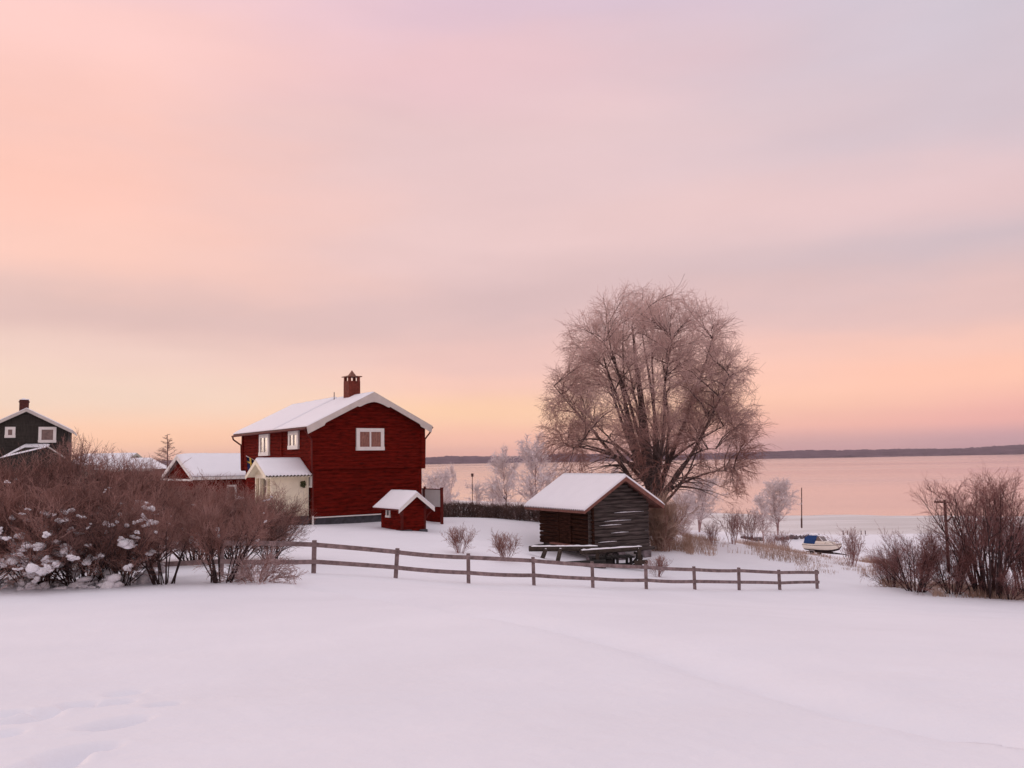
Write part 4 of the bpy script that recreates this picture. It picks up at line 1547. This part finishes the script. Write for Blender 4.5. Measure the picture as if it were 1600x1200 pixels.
for i, a_ in enumerate([
        (0, -35, 906, 19.6, 752, 'brown shrub full of snow lumps below the dark gabled house', 1.15, 80),
        (1, 55, 906, 19.8, 756, 'brown shrub loaded with the largest snow lumps near its foot', 1.15, 88),
        (2, 130, 905, 20.0, 757, 'brown shrub in the snowy thicket, below the pale far roof', 1.15, 80),
        (0, 185, 904, 20.1, 762, 'brown snow-dotted shrub below the hipped snowy roof', 1.0, 68),
        (3, 258, 904, 20.3, 770, 'dark-stemmed shrub left of the gap where the fence shows', .80, 9),
        (3, 345, 903, 20.4, 768, 'dark-stemmed shrub right of the fence gap, below the garage', .85, 5),
        (1, 0, 890, 24.5, 712, 'tall reddish shrub behind the thicket, in front of the dark gabled house', 1.05, 12),
        (2, 82, 890, 25.0, 704, 'tallest reddish shrub, its top beside the dark house corner', 1.0, 12),
        (0, 150, 888, 25.5, 712, 'reddish shrub reaching up to the far pale roof', 1.0, 10),
        (1, 228, 884, 26.5, 733, 'reddish shrub in front of the bare larch', 1.05, 8),
        (0, 305, 880, 28.0, 750, 'reddish shrub screening the garage wall', 1.2, 6),
        (1, 368, 878, 28.5, 756, 'reddish shrub between the garage and the cream porch', 1.1, 5),
        (2, 422, 872, 30.0, 772, 'rounded reddish shrub in front of the cream porch', .85, 3)]):
    snowy_shrub(*a_, seed=i, twig=('shrub_twig', 'shrub_twig', 'dark_twig', 'frost_twig', 'shrub_twig', 'warm_twig', 'warm_twig', 'warm_twig', 'warm_twig', 'shrub_twig', 'warm_twig', 'shrub_twig', 'warm_twig')[i])


def build_frosty_low_shrub():
    st, tw, _, _, _ = shrub_meshes(44, 20, .5, 1.25, .85, 7, 5, 3, .012, .0045, -.16)
    p = at(402, 905, 20.7)
    r = empty('arching_shrub', (p.x, p.y, g1(p.x, p.y) - .02))
    tag(r, 'low arching frosted shrub bending over the fence foot', 'shrub')
    link('stems', st, M['shrub_twig'], r)
    link('twigs', tw, M['frost_twig'], r)


build_frosty_low_shrub()

# small twiggy shrubs on the lawn
ss_, st_, _, _, zs_ = shrub_meshes(51, 20, .05, .55, 1.2, 5, 4, 2, .010, .0045, .0)
for i, (px, py, Y, h, lab) in enumerate([(718, 869, 35.5, 1.12, 'small leafless shrub on the lawn, closer to the red hut'), (790, 876, 35.0, 1.18, 'small leafless shrub on the lawn, closer to the storehouse'),
                                         (1028, 886, 38.0, .95, 'spindly leafless shrub beside the right end of the trestle')]):
    p = at(px, py, Y)
    r = empty('small_shrub', (p.x, p.y, g1(p.x, p.y)), i * 1.7)
    r.scale = (h / zs_,) * 3
    tag(r, lab, 'shrub', 'small bare shrubs on the lawn')
    link('stems', ss_, M['red_twig'], r)
    link('twigs', st_, M['shrub_twig'], r)

# tall upright shrubs on the right
TS = shrub_meshes(61, 30, .02, .50, 5.0, 11, 6, 2, .055, .0054, .012, .30, .13, .08, .28)
TS2 = shrub_meshes(62, 22, .1, 1.1, 2.9, 9, 6, 3, .040, .0052, -.05, .42, .22, .13, .12)
for px, py, Y, h, w, v, lab in [(1545, 930, 36.0, 5.15, 1.0, 0, 'tall upright bare shrub with many straight stems, tallest on the right bank'),
                                (1610, 935, 37.0, 3.4, 1.0, 0, 'upright bare shrub beyond the tallest one on the right bank'),
                                (1432, 925, 37.0, 2.7, .95, 1, 'wide tangled bare shrub left of the utility pole'),
                                (1392, 918, 39.0, 2.0, .62, 1, 'low tangled bare shrub near the fence end post'),
                                (1490, 930, 36.5, 2.6, .8, 1, 'tangled dark bare shrub at the foot of the utility pole'),
                                (1575, 935, 35.5, 1.7, .9, 1, 'low brown shrub under the tallest upright shrub')]:
    p = at(px, py, Y)
    r = empty('bare_shrub', (p.x, p.y, g1(p.x, p.y) - .03), rnd.uniform(0, 6.28))
    H0 = (TS, TS2)[v][4]
    r.scale = (h / H0 * w, h / H0 * w, h / H0)
    tag(r, lab, 'shrub', 'bare shrubs on the right bank')
    s, t = (TS, TS2)[v][:2]
    link('stems', s, M['shrub_stem'], r)
    link('twigs', t, M['red_twig'], r)

# weedy shrubs on the bank below the fence
WS = shrub_meshes(71, 16, .03, .5, 1.6, 4, 3, 2, .010, .0065, .0)
for i, (px, py, Y, h, lab) in enumerate([(1145, 888, 56, 2.0, 'thin brown brush below the rounded frosted shore tree'), (1172, 892, 58, 2.1, 'thin brown brush left of the boat, on the bank'), (1115, 884, 52, 1.3, 'short brown brush behind the fence near the thick-trunked tree'),
                                         (1228, 898, 60, 1.2, 'thin brown brush below the boat stern'), (1335, 907, 52, 1.0, 'small thin brown brush by the end of the fence'), (1330, 908, 50, 1.9, 'thin brown brush beside the low tangled shrub'), (1207, 893, 70, 1.5, 'sparse brown brush on the bank in front of the shore stones'), (1264, 892, 80, 1.3, 'sparse brown brush just below the blue boat canopy'), (1312, 893, 84, 1.4, 'sparse brown brush just below the boat bow')]):
    p = at(px, py, Y)
    r = empty('brush', (p.x, p.y, g1(p.x, p.y) - .02), i * 1.3)
    r.scale = (h / 1.6 * .9, h / 1.6 * .9, h / 1.6)
    tag(r, lab, 'shrub', 'brown brush on the bank')
    link('stems', WS[0], M['red_twig'], r)
    link('twigs', WS[1], M['frost_twig'], r)

# the hop-like brown bush right of the storehouse
def build_russet_bush():
    p = at(1035, 868, 46)
    s, t, _, _, _ = shrub_meshes(81, 44, .02, .30, 2.6, 8, 6, 3, .016, .008, .0, .3, .16, .1, .05)
    r = empty('russet_bush', (p.x, p.y, g1(p.x, p.y) - .05))
    tag(r, 'upright russet-brown bush against the right side of the storehouse', 'shrub')
    link('stems', s, M['shrub_twig'], r)
    link('twigs', t, M['straw'], r)


build_russet_bush()


# clipped hedge
def build_hedge():
    a, b = at(688, 806, 56.5), at(868, 817, 53.5)
    root = empty('clipped_hedge', (a.x, a.y, a.z))
    tag(root, 'clipped dark brown hedge between the red house and the storehouse', 'hedge')
    rs = np.random.RandomState(9)
    L = math.hypot(b.x - a.x, b.y - a.y)
    ux, uy = (b.x - a.x) / L, (b.y - a.y) / L
    N = 9000
    u, v, w = rs.uniform(0, L, N), rs.uniform(-.45, .45, N), rs.uniform(-.1, .92, N) ** 1.0
    x = u * ux - v * uy
    y = u * uy + v * ux
    z = gz(a.x + x, a.y + y) - a.z + w * (.86 + .06 * np.sin(u * 1.3))
    D = rs.normal(0, .6, (N, 3)) + [0, 0, .8]
    P, Rr = grow(np.c_[x, y, z], D, rs.uniform(.12, .3, N), .010, .006, 2, .15, .05, .05, rs)
    ns = 60
    us = np.linspace(0, L, ns)
    Ps, Rs = grow(np.c_[us * ux, us * uy, gz(a.x + us * ux, a.y + us * uy) - a.z - .1], rs.normal(0, .15, (ns, 3)) + [0, 0, 1], .9, .03, .01, 4, .1, 0, 0, rs)
    f = link('foliage', np_mesh('hedge_foliage', *tubes(P, Rr, 3, rs)), M['hedge'], root)
    link('stems', np_mesh('hedge_stems', *tubes(Ps, Rs, 4, rs)), M['shrub_stem'], root)


build_hedge()


# dry grass on the bank
def build_grass():
    rs = np.random.RandomState(13)
    pts = []
    for px0, px1, Y0_, Y1_, n in [(1060, 1110, 46, 60, 1400), (1100, 1250, 47, 72, 5200), (1230, 1380, 44, 62, 4200), (1360, 1620, 37.2, 42, 4200), (1010, 1075, 45.5, 50, 1500), (1440, 1580, 35.2, 36.5, 900)]:
        px = rs.uniform(px0, px1, n)
        Y = rs.uniform(Y0_, Y1_, n)
        X = (px - 800) / F_PX * Y
        k = wob(X, Y, .9, 4) > -.15
        pts.append(np.c_[X[k], Y[k]])
    q = np.concatenate(pts)
    z = gz(q[:, 0], q[:, 1])
    N = len(q)
    D = rs.normal(0, .22, (N, 3)) + [0, 0, 1]
    h = rs.uniform(.2, .62, N) * (1 + .4 * wob(q[:, 0], q[:, 1], .6, 8))
    pxl = q[:, 0] / q[:, 1] * F_PX + 800
    h = h * np.where((pxl > 1225) & (pxl < 1335), .45, .85)
    P, Rr = grow(np.c_[q, z - .05], D, h, .009, .004, 3, .08, .0, -.12, rs)
    o = link('dry_grass', np_mesh('dry_grass', *tubes(P, Rr, 3, rs)), M['straw'])
    tag(o, 'tall dry straw-coloured grass along the bank below the fence', 'grass', kind='stuff')


build_grass()


# ------------------------------------------------------------------ neighbours on the left
def gable_house(name, p, rz, W, Ln, ZE, pitch, wall, label, cat, ov=.4, og=.4, trim='grey_white', snow=.14, board=None):
    h = empty(name, p, rz)
    tag(h, label, cat)
    TP = math.tan(R(pitch))
    ZA = ZE + W / 2 * TP
    core = MB().prism([(0, 0, -1.5), (W, 0, -1.5), (W, 0, ZE), (W / 2, 0, ZA), (0, 0, ZE)], (0, 0, 0), (0, Ln, 0)).build('wall', M[wall], h)
    ze = ZE - ov * TP
    for sg in (-1, 1):
        xe = -ov if sg < 0 else W + ov
        poly = [(xe, -og, ze), (W / 2, -og, ZA), (W / 2, -og, ZA + .12), (xe, -og, ze + .12)]
        MB().prism(poly if sg < 0 else poly[::-1], (0, 0, 0), (0, Ln + 2 * og, 0)).build('roof_panel', M['stone'], h)
        poly = [(xe, -og - .04, ze - .16), (W / 2, -og - .04, ZA - .18), (W / 2, -og - .04, ZA + .13), (xe, -og - .04, ze + .13)]
        MB().prism(poly if sg < 0 else poly[::-1], (0, 0, 0), (0, .038, 0)).build('barge_board', M[trim], h)
        a, b = (xe, Ln + og, ze + .124), (xe, -og - .02, ze + .124)
        c, d = (W / 2, -og - .02, ZA + .124), (W / 2, Ln + og, ZA + .124)
        me = snow_slab(a, b, c, d, snow, 24, 12, 5) if sg < 0 else snow_slab(b, a, d, c, snow, 24, 12, 6)
        link('roof_snow', me, M['roof_snow'], h)
        MB().box(min(xe, xe + sg * .04), max(xe, xe + sg * .04), -og, Ln + og, ze - .1, ze + .1).build('eave_board', M[trim], h)
    return h, ZA, core


def build_neighbours():
    # dark green gabled house at the frame's left edge
    W, rz, zb = 7.0, R(25), 12.2
    c0 = at(42, 638, 80)
    ox, oy = c0.x - math.cos(rz) * W / 2, c0.y - math.sin(rz) * W / 2
    zl = lambda py: at(42, py, 80).z - zb
    PT = 28.0
    ZEW = zl(638) - .15 - W / 2 * math.tan(R(PT))
    h, ZA, core = gable_house('dark_house', (ox, oy, zb), rz, W, 8, ZEW, PT, 'green_house', 'dark grey-brown house with white windows and a brick chimney beyond the shrubs', 'house', .42, .45, snow=.10)
    nb_ = 18
    for i in range(nb_):
        z = 2.6 + i * .3
        k = max(0.0, (z + .15 - ZEW) / math.tan(R(PT)))
        if k < W / 2 - .3:
            log_row('x', k, W - k, 0, z, .3, .03, -1).build('board', M['green_house'], core)
    window(h, 'x', W / 2 + 1.02, W / 2 + 2.5, zl(692), zl(667), -.03, -1, .26, 0, 'glass', paint='white')
    window(h, 'x', W / 2 - 1.70, W / 2 - .86, zl(684), zl(667), -.03, -1, .25, 0, 'glass', paint='white')
    c = MB().box(W / 2 - .75, W / 2 - .0, 1.4, 2.1, ZA - .6, ZA + 1.05).build('chimney', M['old_brick'], h)
    MB().box(W / 2 - .80, W / 2 + .05, 1.35, 2.15, ZA + .80, ZA + .93).build('chimney_band', M['old_brick'], c)
    link('chimney_snow', np_mesh('chimney_snow', *clumps([(W / 2 - .37, 1.75, ZA + 1.06)], [.32], 2)), M['roof_snow'], c)
    # the porch with its own small roof
    zp0, zp1 = zl(712) - .1, zl(698) - .1
    MB().prism([(2.0, -2.0, 1.0), (6.6, -2.0, 1.0), (6.6, -2.0, zp0), (5.4, -2.0, zp1), (3.6, -2.0, zp1), (2.0, -2.0, zp0)], (0, 0, 0), (0, 1.96, 0)).build('porch', M['green_house'], h)
    link('porch_snow', snow_slab((1.7, -2.2, zp0 - .12), (5.5, -2.2, zp1 + .02), (5.5, -.05, zp1 + .25), (3.4, -.05, zp1 + .25), .12, 16, 8, 3), M['roof_snow'], h)
    MB().bar((5.45, -2.1, zp1 + .06), (6.95, -2.1, zp0 - .2), .1, .12).build('porch_barge_board', M['grey_white'], h)
    # red garage with a long snowy roof
    W, Ln = 5.8, 11.5
    g, ZA, core = gable_house('red_garage', (-25.83, 64.44, 11.6), R(-50), W, Ln, 2.66, 25.5, 'red', 'low red garage with a long snow-covered roof left of the house', 'garage', .3, .35, 'white', .14)
    window(g, 'y', 2.2, 2.9, .3, 2.0, W, 1, .14, 0, 'glass', .05, name='side_door', paint='white')
    MB().bar((-.45, -.42, 2.42), (W + .4, -.42, 2.42), .08, .13).build('tie_beam', M['white'], g)
    MB().prism([(.1, -.06, 2.5), (W - .1, -.06, 2.5), (W / 2, -.06, 3.9)], (0, 0, 0), (0, .05, 0)).build('gable_boarding', M['red'], g)
    # hipped pale roof farther back
    p = at(196, 737, 88)
    hh = empty('hipped_cottage', (p.x, p.y, 11.4), R(6))
    tag(hh, 'brown cottage with a hipped snowy roof between the larch and shrubs', 'cottage')
    w, d, z0, z1 = 5.2, 6.0, 3.35, 4.55
    MB().box(-w * .6, w * .6 - .6, .5, d - .5, -1.5, z0).build('wall', M['fascia'], hh)
    MB().add([(-w * .7, 0, z0), (w * .55, 0, z0), (w * .55, d, z0), (-w * .7, d, z0), (-w * .5, d / 2, z1), (w * .30, d / 2, z1)],
             [(0, 1, 5, 4), (1, 2, 5), (2, 3, 4, 5), (3, 0, 4), (3, 2, 1, 0)]).build('roof_snow', M['roof_snow'], hh)
    MB().box(-w * .7, w * .55, -.04, 0, z0 - .22, z0 - .01).build('eave_board', M['grey_white'], hh)
    # pale roof behind the thicket
    p = at(150, 725, 100)
    g, ZA, core = gable_house('pale_cottage', (p.x + 2.8, p.y, 12.0), R(84), 6.0, 6.2, 3.3, 22, 'pale_wall', 'pale cottage with a low grey-green roof beside the dark gabled house', 'cottage', .3, .3, 'green_tin', .05)


build_neighbours()


def build_larch():
    rs = np.random.RandomState(17)
    p = at(263, 676, 72)
    zb = g1(p.x, p.y)
    H = p.z - zb
    r = empty('larch_tree', (p.x, p.y, zb - .1))
    tag(r, 'bare pointed larch rising behind the red garage', 'tree')
    tr, tR = grow(np.array([[0, 0, 0.]]), np.array([[0, 0, 1.]]), H, .14, .015, 12, .01, 0, 0, rs)
    q, D, tt, par, rr = spawn(tr, tR, 90, .22, .99, 1.25, 1.55, rs, 0)
    P1, R1 = grow(q, D, 3.1 * (1.02 - tt) * rs.uniform(.75, 1.1, len(q)) + .10, .02, .009, 5, .06, .03, .06, rs)
    bl = np.linalg.norm(P1[:, -1] - P1[:, 0], axis=1)
    q, D, tt, par, rr = spawn(P1, R1, 14, .1, 1, .5, 1.1, rs, 0)
    P2, R2 = grow(q, D, rs.uniform(.10, .30, len(q)) * np.clip(bl[par], .25, 1.4), .009, .007, 3, .1, -.05, -.1, rs)
    link('trunk', np_mesh('larch_trunk', *join([tubes(tr, tR, 6, rs), tubes(P1, R1, 3, rs)])), M['branch'], r)
    link('crown', np_mesh('larch_crown', *tubes(P2, R2, 3, rs)), M['shrub_twig'], r)


build_larch()

# bare bushes / small trees on the skyline between the dark house and the garage
BT = shrub_meshes(91, 10, .03, .35, 4.0, 6, 4, 3, .04, .010, .0, .36, .18, .1, .25)
for i, (px, pyt, Y, w, lab) in enumerate([(118, 674, 66, .7, 'bare shrub beside the right corner of the dark gabled house'), (172, 697, 66, .8, 'bare shrub in front of the pale cottage'), (195, 708, 64, .7, 'low bare shrub before the hipped cottage'), (232, 712, 66, .5, 'bare shrub on the left side of the larch')]):
    p = at(px, pyt, Y)
    zb = g1(p.x, p.y)
    k = (p.z - zb) / BT[4]
    r = empty('skyline_shrub', (p.x, p.y, zb), i * 2.1)
    r.scale = (k * w, k * w, k)
    tag(r, lab, 'shrub', 'bare shrubs on the skyline')
    link('stems', BT[0], M['branch'], r)
    link('twigs', BT[1], M['shrub_twig'], r)


# ------------------------------------------------------------------ shore: boat, stones, poles
def build_boat():
    a, b = at(1256, 862, 122), at(1318, 866, 117)
    ang = math.atan2(b.y - a.y, b.x - a.x)
    mid = (a + b) / 2
    zg = g1(mid.x, mid.y)
    h = empty('motor_boat', (mid.x, mid.y, zg + .62), ang)
    tag(h, 'cream motor boat with a blue canvas canopy laid up on the snowy shore', 'boat')
    # lofted hull, bow at +x
    st = [(-2.65, .95, .05, .98), (-1.6, 1.05, .0, .98), (-.4, 1.08, .0, 1.0), (.8, 1.0, .03, 1.06), (1.7, .74, .12, 1.14), (2.4, .38, .34, 1.22), (2.85, .04, .8, 1.30)]
    rings = []
    for x, w, zk, zs in st:
        ring = []
        for t in np.linspace(-1, 1, 13):
            s = abs(t)
            yy = math.copysign(w * min(1, (s * 1.25)) ** .75, t) if s > 0 else 0
            zz = zk + (zs - zk) * s ** 2.0
            ring.append((x, yy, zz))
        rings.append(ring)
    n = 13
    V = [q for r in rings for q in r]
    F = [(i * n + j, i * n + j + 1, (i + 1) * n + j + 1, (i + 1) * n + j) for i in range(len(rings) - 1) for j in range(n - 1)]
    F.append(tuple(range(n)))
    hull = MB().add(V, F).build('hull', M['hull'], h)
    bt = MB()
    kk = [q for r in rings for q in [(c[0], c[1] * 1.01, c[2] - .012) for c in r[3:10]]]
    bt.add(kk, [(i * 7 + j, i * 7 + j + 1, (i + 1) * 7 + j + 1, (i + 1) * 7 + j) for i in range(len(rings) - 1) for j in range(6)])
    bt.build('bottom_paint', M['boat_dark'], hull)
    for sg in (-1, 1):
        MB().path([(x, sg * (w + .02), zs - .16) for x, w, zk, zs in st], .03, 6).build('rubbing_strake', M['boat_dark'], hull)
    dk = [(x, w * .97, zs) for x, w, zk, zs in st]
    V = [(x, -w, z) for x, w, z in dk] + [(x, w, z) for x, w, z in dk]
    m = len(dk)
    MB().add(V, [(i, i + 1, m + i + 1, m + i) for i in range(m - 1)]).build('deck', M['boat_white'], h)
    MB().prism([(-.9, -.75, 1.0), (1.5, -.5, 1.12), (1.3, -.45, 1.32), (.5, -.6, 1.42), (-.9, -.7, 1.42)], (0, 0, 0), (0, 1.35, 0)).build('cabin', M['hull'], h, .04)
    MB().prism([(-.85, -.62, 1.42), (.35, -.58, 1.42), (-.2, -.5, 2.0), (-.75, -.55, 2.02)], (0, 0, 0), (0, 1.15, 0)).build('windscreen', M['glass'], h)
    cn = MB().prism([(-2.5, -.85, 1.0), (-.8, -.85, 1.02), (-.5, -.6, 1.95), (-.75, -.55, 2.12), (-1.9, -.6, 2.1), (-2.35, -.75, 1.8)], (0, 0, 0), (0, 1.6, 0)).build('canopy', M['canvas'], h, .06)
    link('canopy_snow', np_mesh('canopy_snow', *clumps([(-1.2, 0, 2.14), (-.5, .1, 2.06), (-1.6, .1, 2.13)], [.45, .4, .35], 5)), M['roof_snow'], cn)
    MB().bar((-.1, -.58, 1.98), (.42, -.6, 1.42), .06).build('windscreen_frame', M['boat_white'], h)
    rl = MB()
    for sg in (-1, 1):
        rl.path([(.9, sg * .85, 1.1), (1.0, sg * .82, 1.4), (2.0, sg * .5, 1.46), (2.6, 0, 1.5)], .02, 5)
    rl.build('bow_rail', M['steel'], h)
    MB().box(-2.95, -2.62, -.2, .2, .2, 1.15).build('outboard_motor', M['boat_dark'], h, .05)
    # trailer
    t = empty('boat_trailer', (mid.x, mid.y, zg), ang)
    tag(t, 'boat trailer with dark wheels under the cream motor boat', 'trailer')
    fr = MB()
    for y in (-.55, .55):
        fr.bar((-2.3, y, .48), (1.4, y, .48), .1)
        fr.bar((1.4, y, .48), (3.5, 0, .45), .1)
    for x in (-2.2, -1, .4, 1.4):
        fr.bar((x, -.55, .5), (x, .55, .5), .08)
    fr.build('frame', M['boat_dark'], t)
    MB().box(-2.0, 1.3, -.4, .4, .5, .64).build('keel_support', M['boat_dark'], t)
    for y in (-.85, .85):
        wv = MB().bar((-1.2, y - .1, .33), (-1.2, y + .1, .33), .66, .66, 18).build('wheel', M['rubber'], t)
        MB().bar((-1.2, y - .11, .33), (-1.2, y + .11, .33), .34, .34, 12).build('rim', M['steel'], wv)
        MB().path([(-1.65, y, .6), (-1.45, y, .74), (-1.0, y, .74), (-.75, y, .6)], .08, 4).build('mudguard', M['steel'], t)
    MB().bar((3.4, 0, .45), (3.4, 0, -.1), .08).build('jockey_leg', M['steel'], t)


build_boat()


def build_rocks():
    line = [(1163, 846, 140), (1172, 845, 140), (1181, 844, 140), (1188, 844, 141), (1215, 840, 143), (1221, 839, 143), (1226, 838, 144), (1231, 838, 144), (1236, 837, 145), (1241, 836, 145), (1245, 836, 145),
            (1252, 836, 146), (1257, 834, 147), (1262, 833, 148), (1268, 831, 149), (1274, 831, 150), (1277, 829, 150)]
    for i, (px, py, Y) in enumerate(line):
        p = at(px, py, Y)
        s = rnd.uniform(.42, .72)
        me = np_mesh('rock', *clumps([(0, 0, .1)], [s], 100 + i))
        o = link('shore_rock', me, M['rock'])
        o.location = (p.x, p.y, g1(p.x, p.y) + .15)
        o.scale = (.8, .9, 1.35)
        tag(o, 'dark shore stone in the row running out behind the boat', 'rock', 'stones in the shore row')
        sn = link('snow_cap', np_mesh('rock_snow', *clumps([(0, 0, .1 + s * .45)], [s * .55], 200 + i)), M['roof_snow'], o)


build_rocks()


def slim_pole(name, px, py_top, py_base, Y, d, label, cat, group=None, matn='pole', fixtures=None, lean=0):
    a, b = at(px, py_base, Y), at(px + lean, py_top, Y)
    r = empty(name, (a.x, a.y, a.z))
    tag(r, label, cat, group)
    v = b - a
    MB().bar((0, 0, -.4), v, d, d, 8, d * .75).build('shaft', M[matn], r)
    for nm, f in (fixtures or []):
        f(v).build(nm, M[matn], r)
    return r


slim_pole('mast_pole', 1252.5, 762, 822, 172, .24, 'tall slim red-brown pole at the water edge above the boat', 'pole', fixtures=[('foot', lambda v: MB().bar((0, 0, -.3), v * .2, .34, .34, 8))])
for px, lab in ((1318, 0), (1324.5, 0), (1346, 0), (1352.5, 0)):
    slim_pole('mooring_pole', px, 829.5, 841.5, 163, .2, 'short dark mooring pole standing in the shore ice', 'pole', 'mooring poles in the ice',
              fixtures=[('cap', lambda v: MB().bar(v, v * 1.03, .24, .24, 8))], lean=-.6)


def build_utility_pole():
    Y = 74
    p = at(1477, 800, Y)
    zb = g1(p.x, p.y)
    top = at(1475, 783, Y).z - zb
    r = empty('utility_pole', (p.x, p.y, zb))
    tag(r, 'wooden utility pole with one crossarm among the right bank shrubs', 'utility pole')
    MB().bar((0, 0, -.5), (0, 0, top + .1), .30, .30, 10, .22).build('shaft', M['pole'], r)
    MB().bar((-.95, -.1, top - .05), (.45, -.1, top - .12), .12, .14).build('crossarm', M['pole'], r)
    for x in (-.85, -.45, .35):
        MB().bar((x, -.1, top), (x, -.1, top + .16), .08, .08, 8).build('insulator', M['steel'], r)
    MB().bar((.05, -.1, top - 1.75), (.45, -.1, top - 1.35), .12).build('bracket', M['pole'], r)


build_utility_pole()

slim_pole('garden_lamp', 738, 745, 800, 92, .09, 'thin garden lamp post over the hedge, between rimed trees', 'lamp post', fixtures=[('lamp_head', lambda v: MB().bar(v, v + Vector((0, 0, .35)), .24, .24, 8, .3))])
slim_pole('hedge_stake', 791, 767, 800, 60, .07, 'dark stake with a knotted top standing in the hedge', 'stake', fixtures=[('knot', lambda v: MB().bar(v * .55, v * .55 + Vector((-.18, 0, .25)), .1, .1, 6))])


def build_wire_fence():
    pts = []
    for px, py, Y in [(1050, 858, 56), (1077, 861, 57), (1120, 866, 58.5), (1165, 871, 60), (1212, 876, 61), (1258, 880.5, 62), (1305, 885, 63), (1352, 890, 64), (1400, 894, 65)]:
        pts.append(at(px, py, Y))
    o = pts[0]
    r = empty('wire_fence', (o.x, o.y, g1(o.x, o.y)))
    tag(r, 'thin two-wire fence on slim stakes running below the bank', 'fence')
    z0 = g1(o.x, o.y)
    L = [p - Vector((o.x, o.y, z0)) for p in pts]
    for p, w in zip(L, pts):
        MB().bar((p.x, p.y, g1(w.x, w.y) - z0 - .2), (p.x, p.y, p.z + .12), .06, .06, 6).build('stake', M['pole'], r)
    for dz in (0, -.30):
        MB().path([p + Vector((0, 0, dz)) for p in L], .018, 5).build('wire', M['pole'], r)


build_wire_fence()


# ------------------------------------------------------------------ air
def build_haze():
    o = MB().box(-9500, 9500, -400, 9900, -6, 150).build('haze', None)
    tag(o, kind='stuff')
    m = bpy.data.materials.new('haze')
    m.use_nodes = True
    t = m.node_tree
    t.nodes.clear()
    pv = node(t, 'ShaderNodeVolumePrincipled')
    pv.inputs['Color'].default_value = (0.95, 0.84, 0.90, 1)
    pv.inputs['Density'].default_value = 5.5e-5
    out = node(t, 'ShaderNodeOutputMaterial')
    t.links.new(pv.outputs[0], out.inputs['Volume'])
    o.data.materials.append(m)
    o.display_type = 'WIRE'


build_haze()
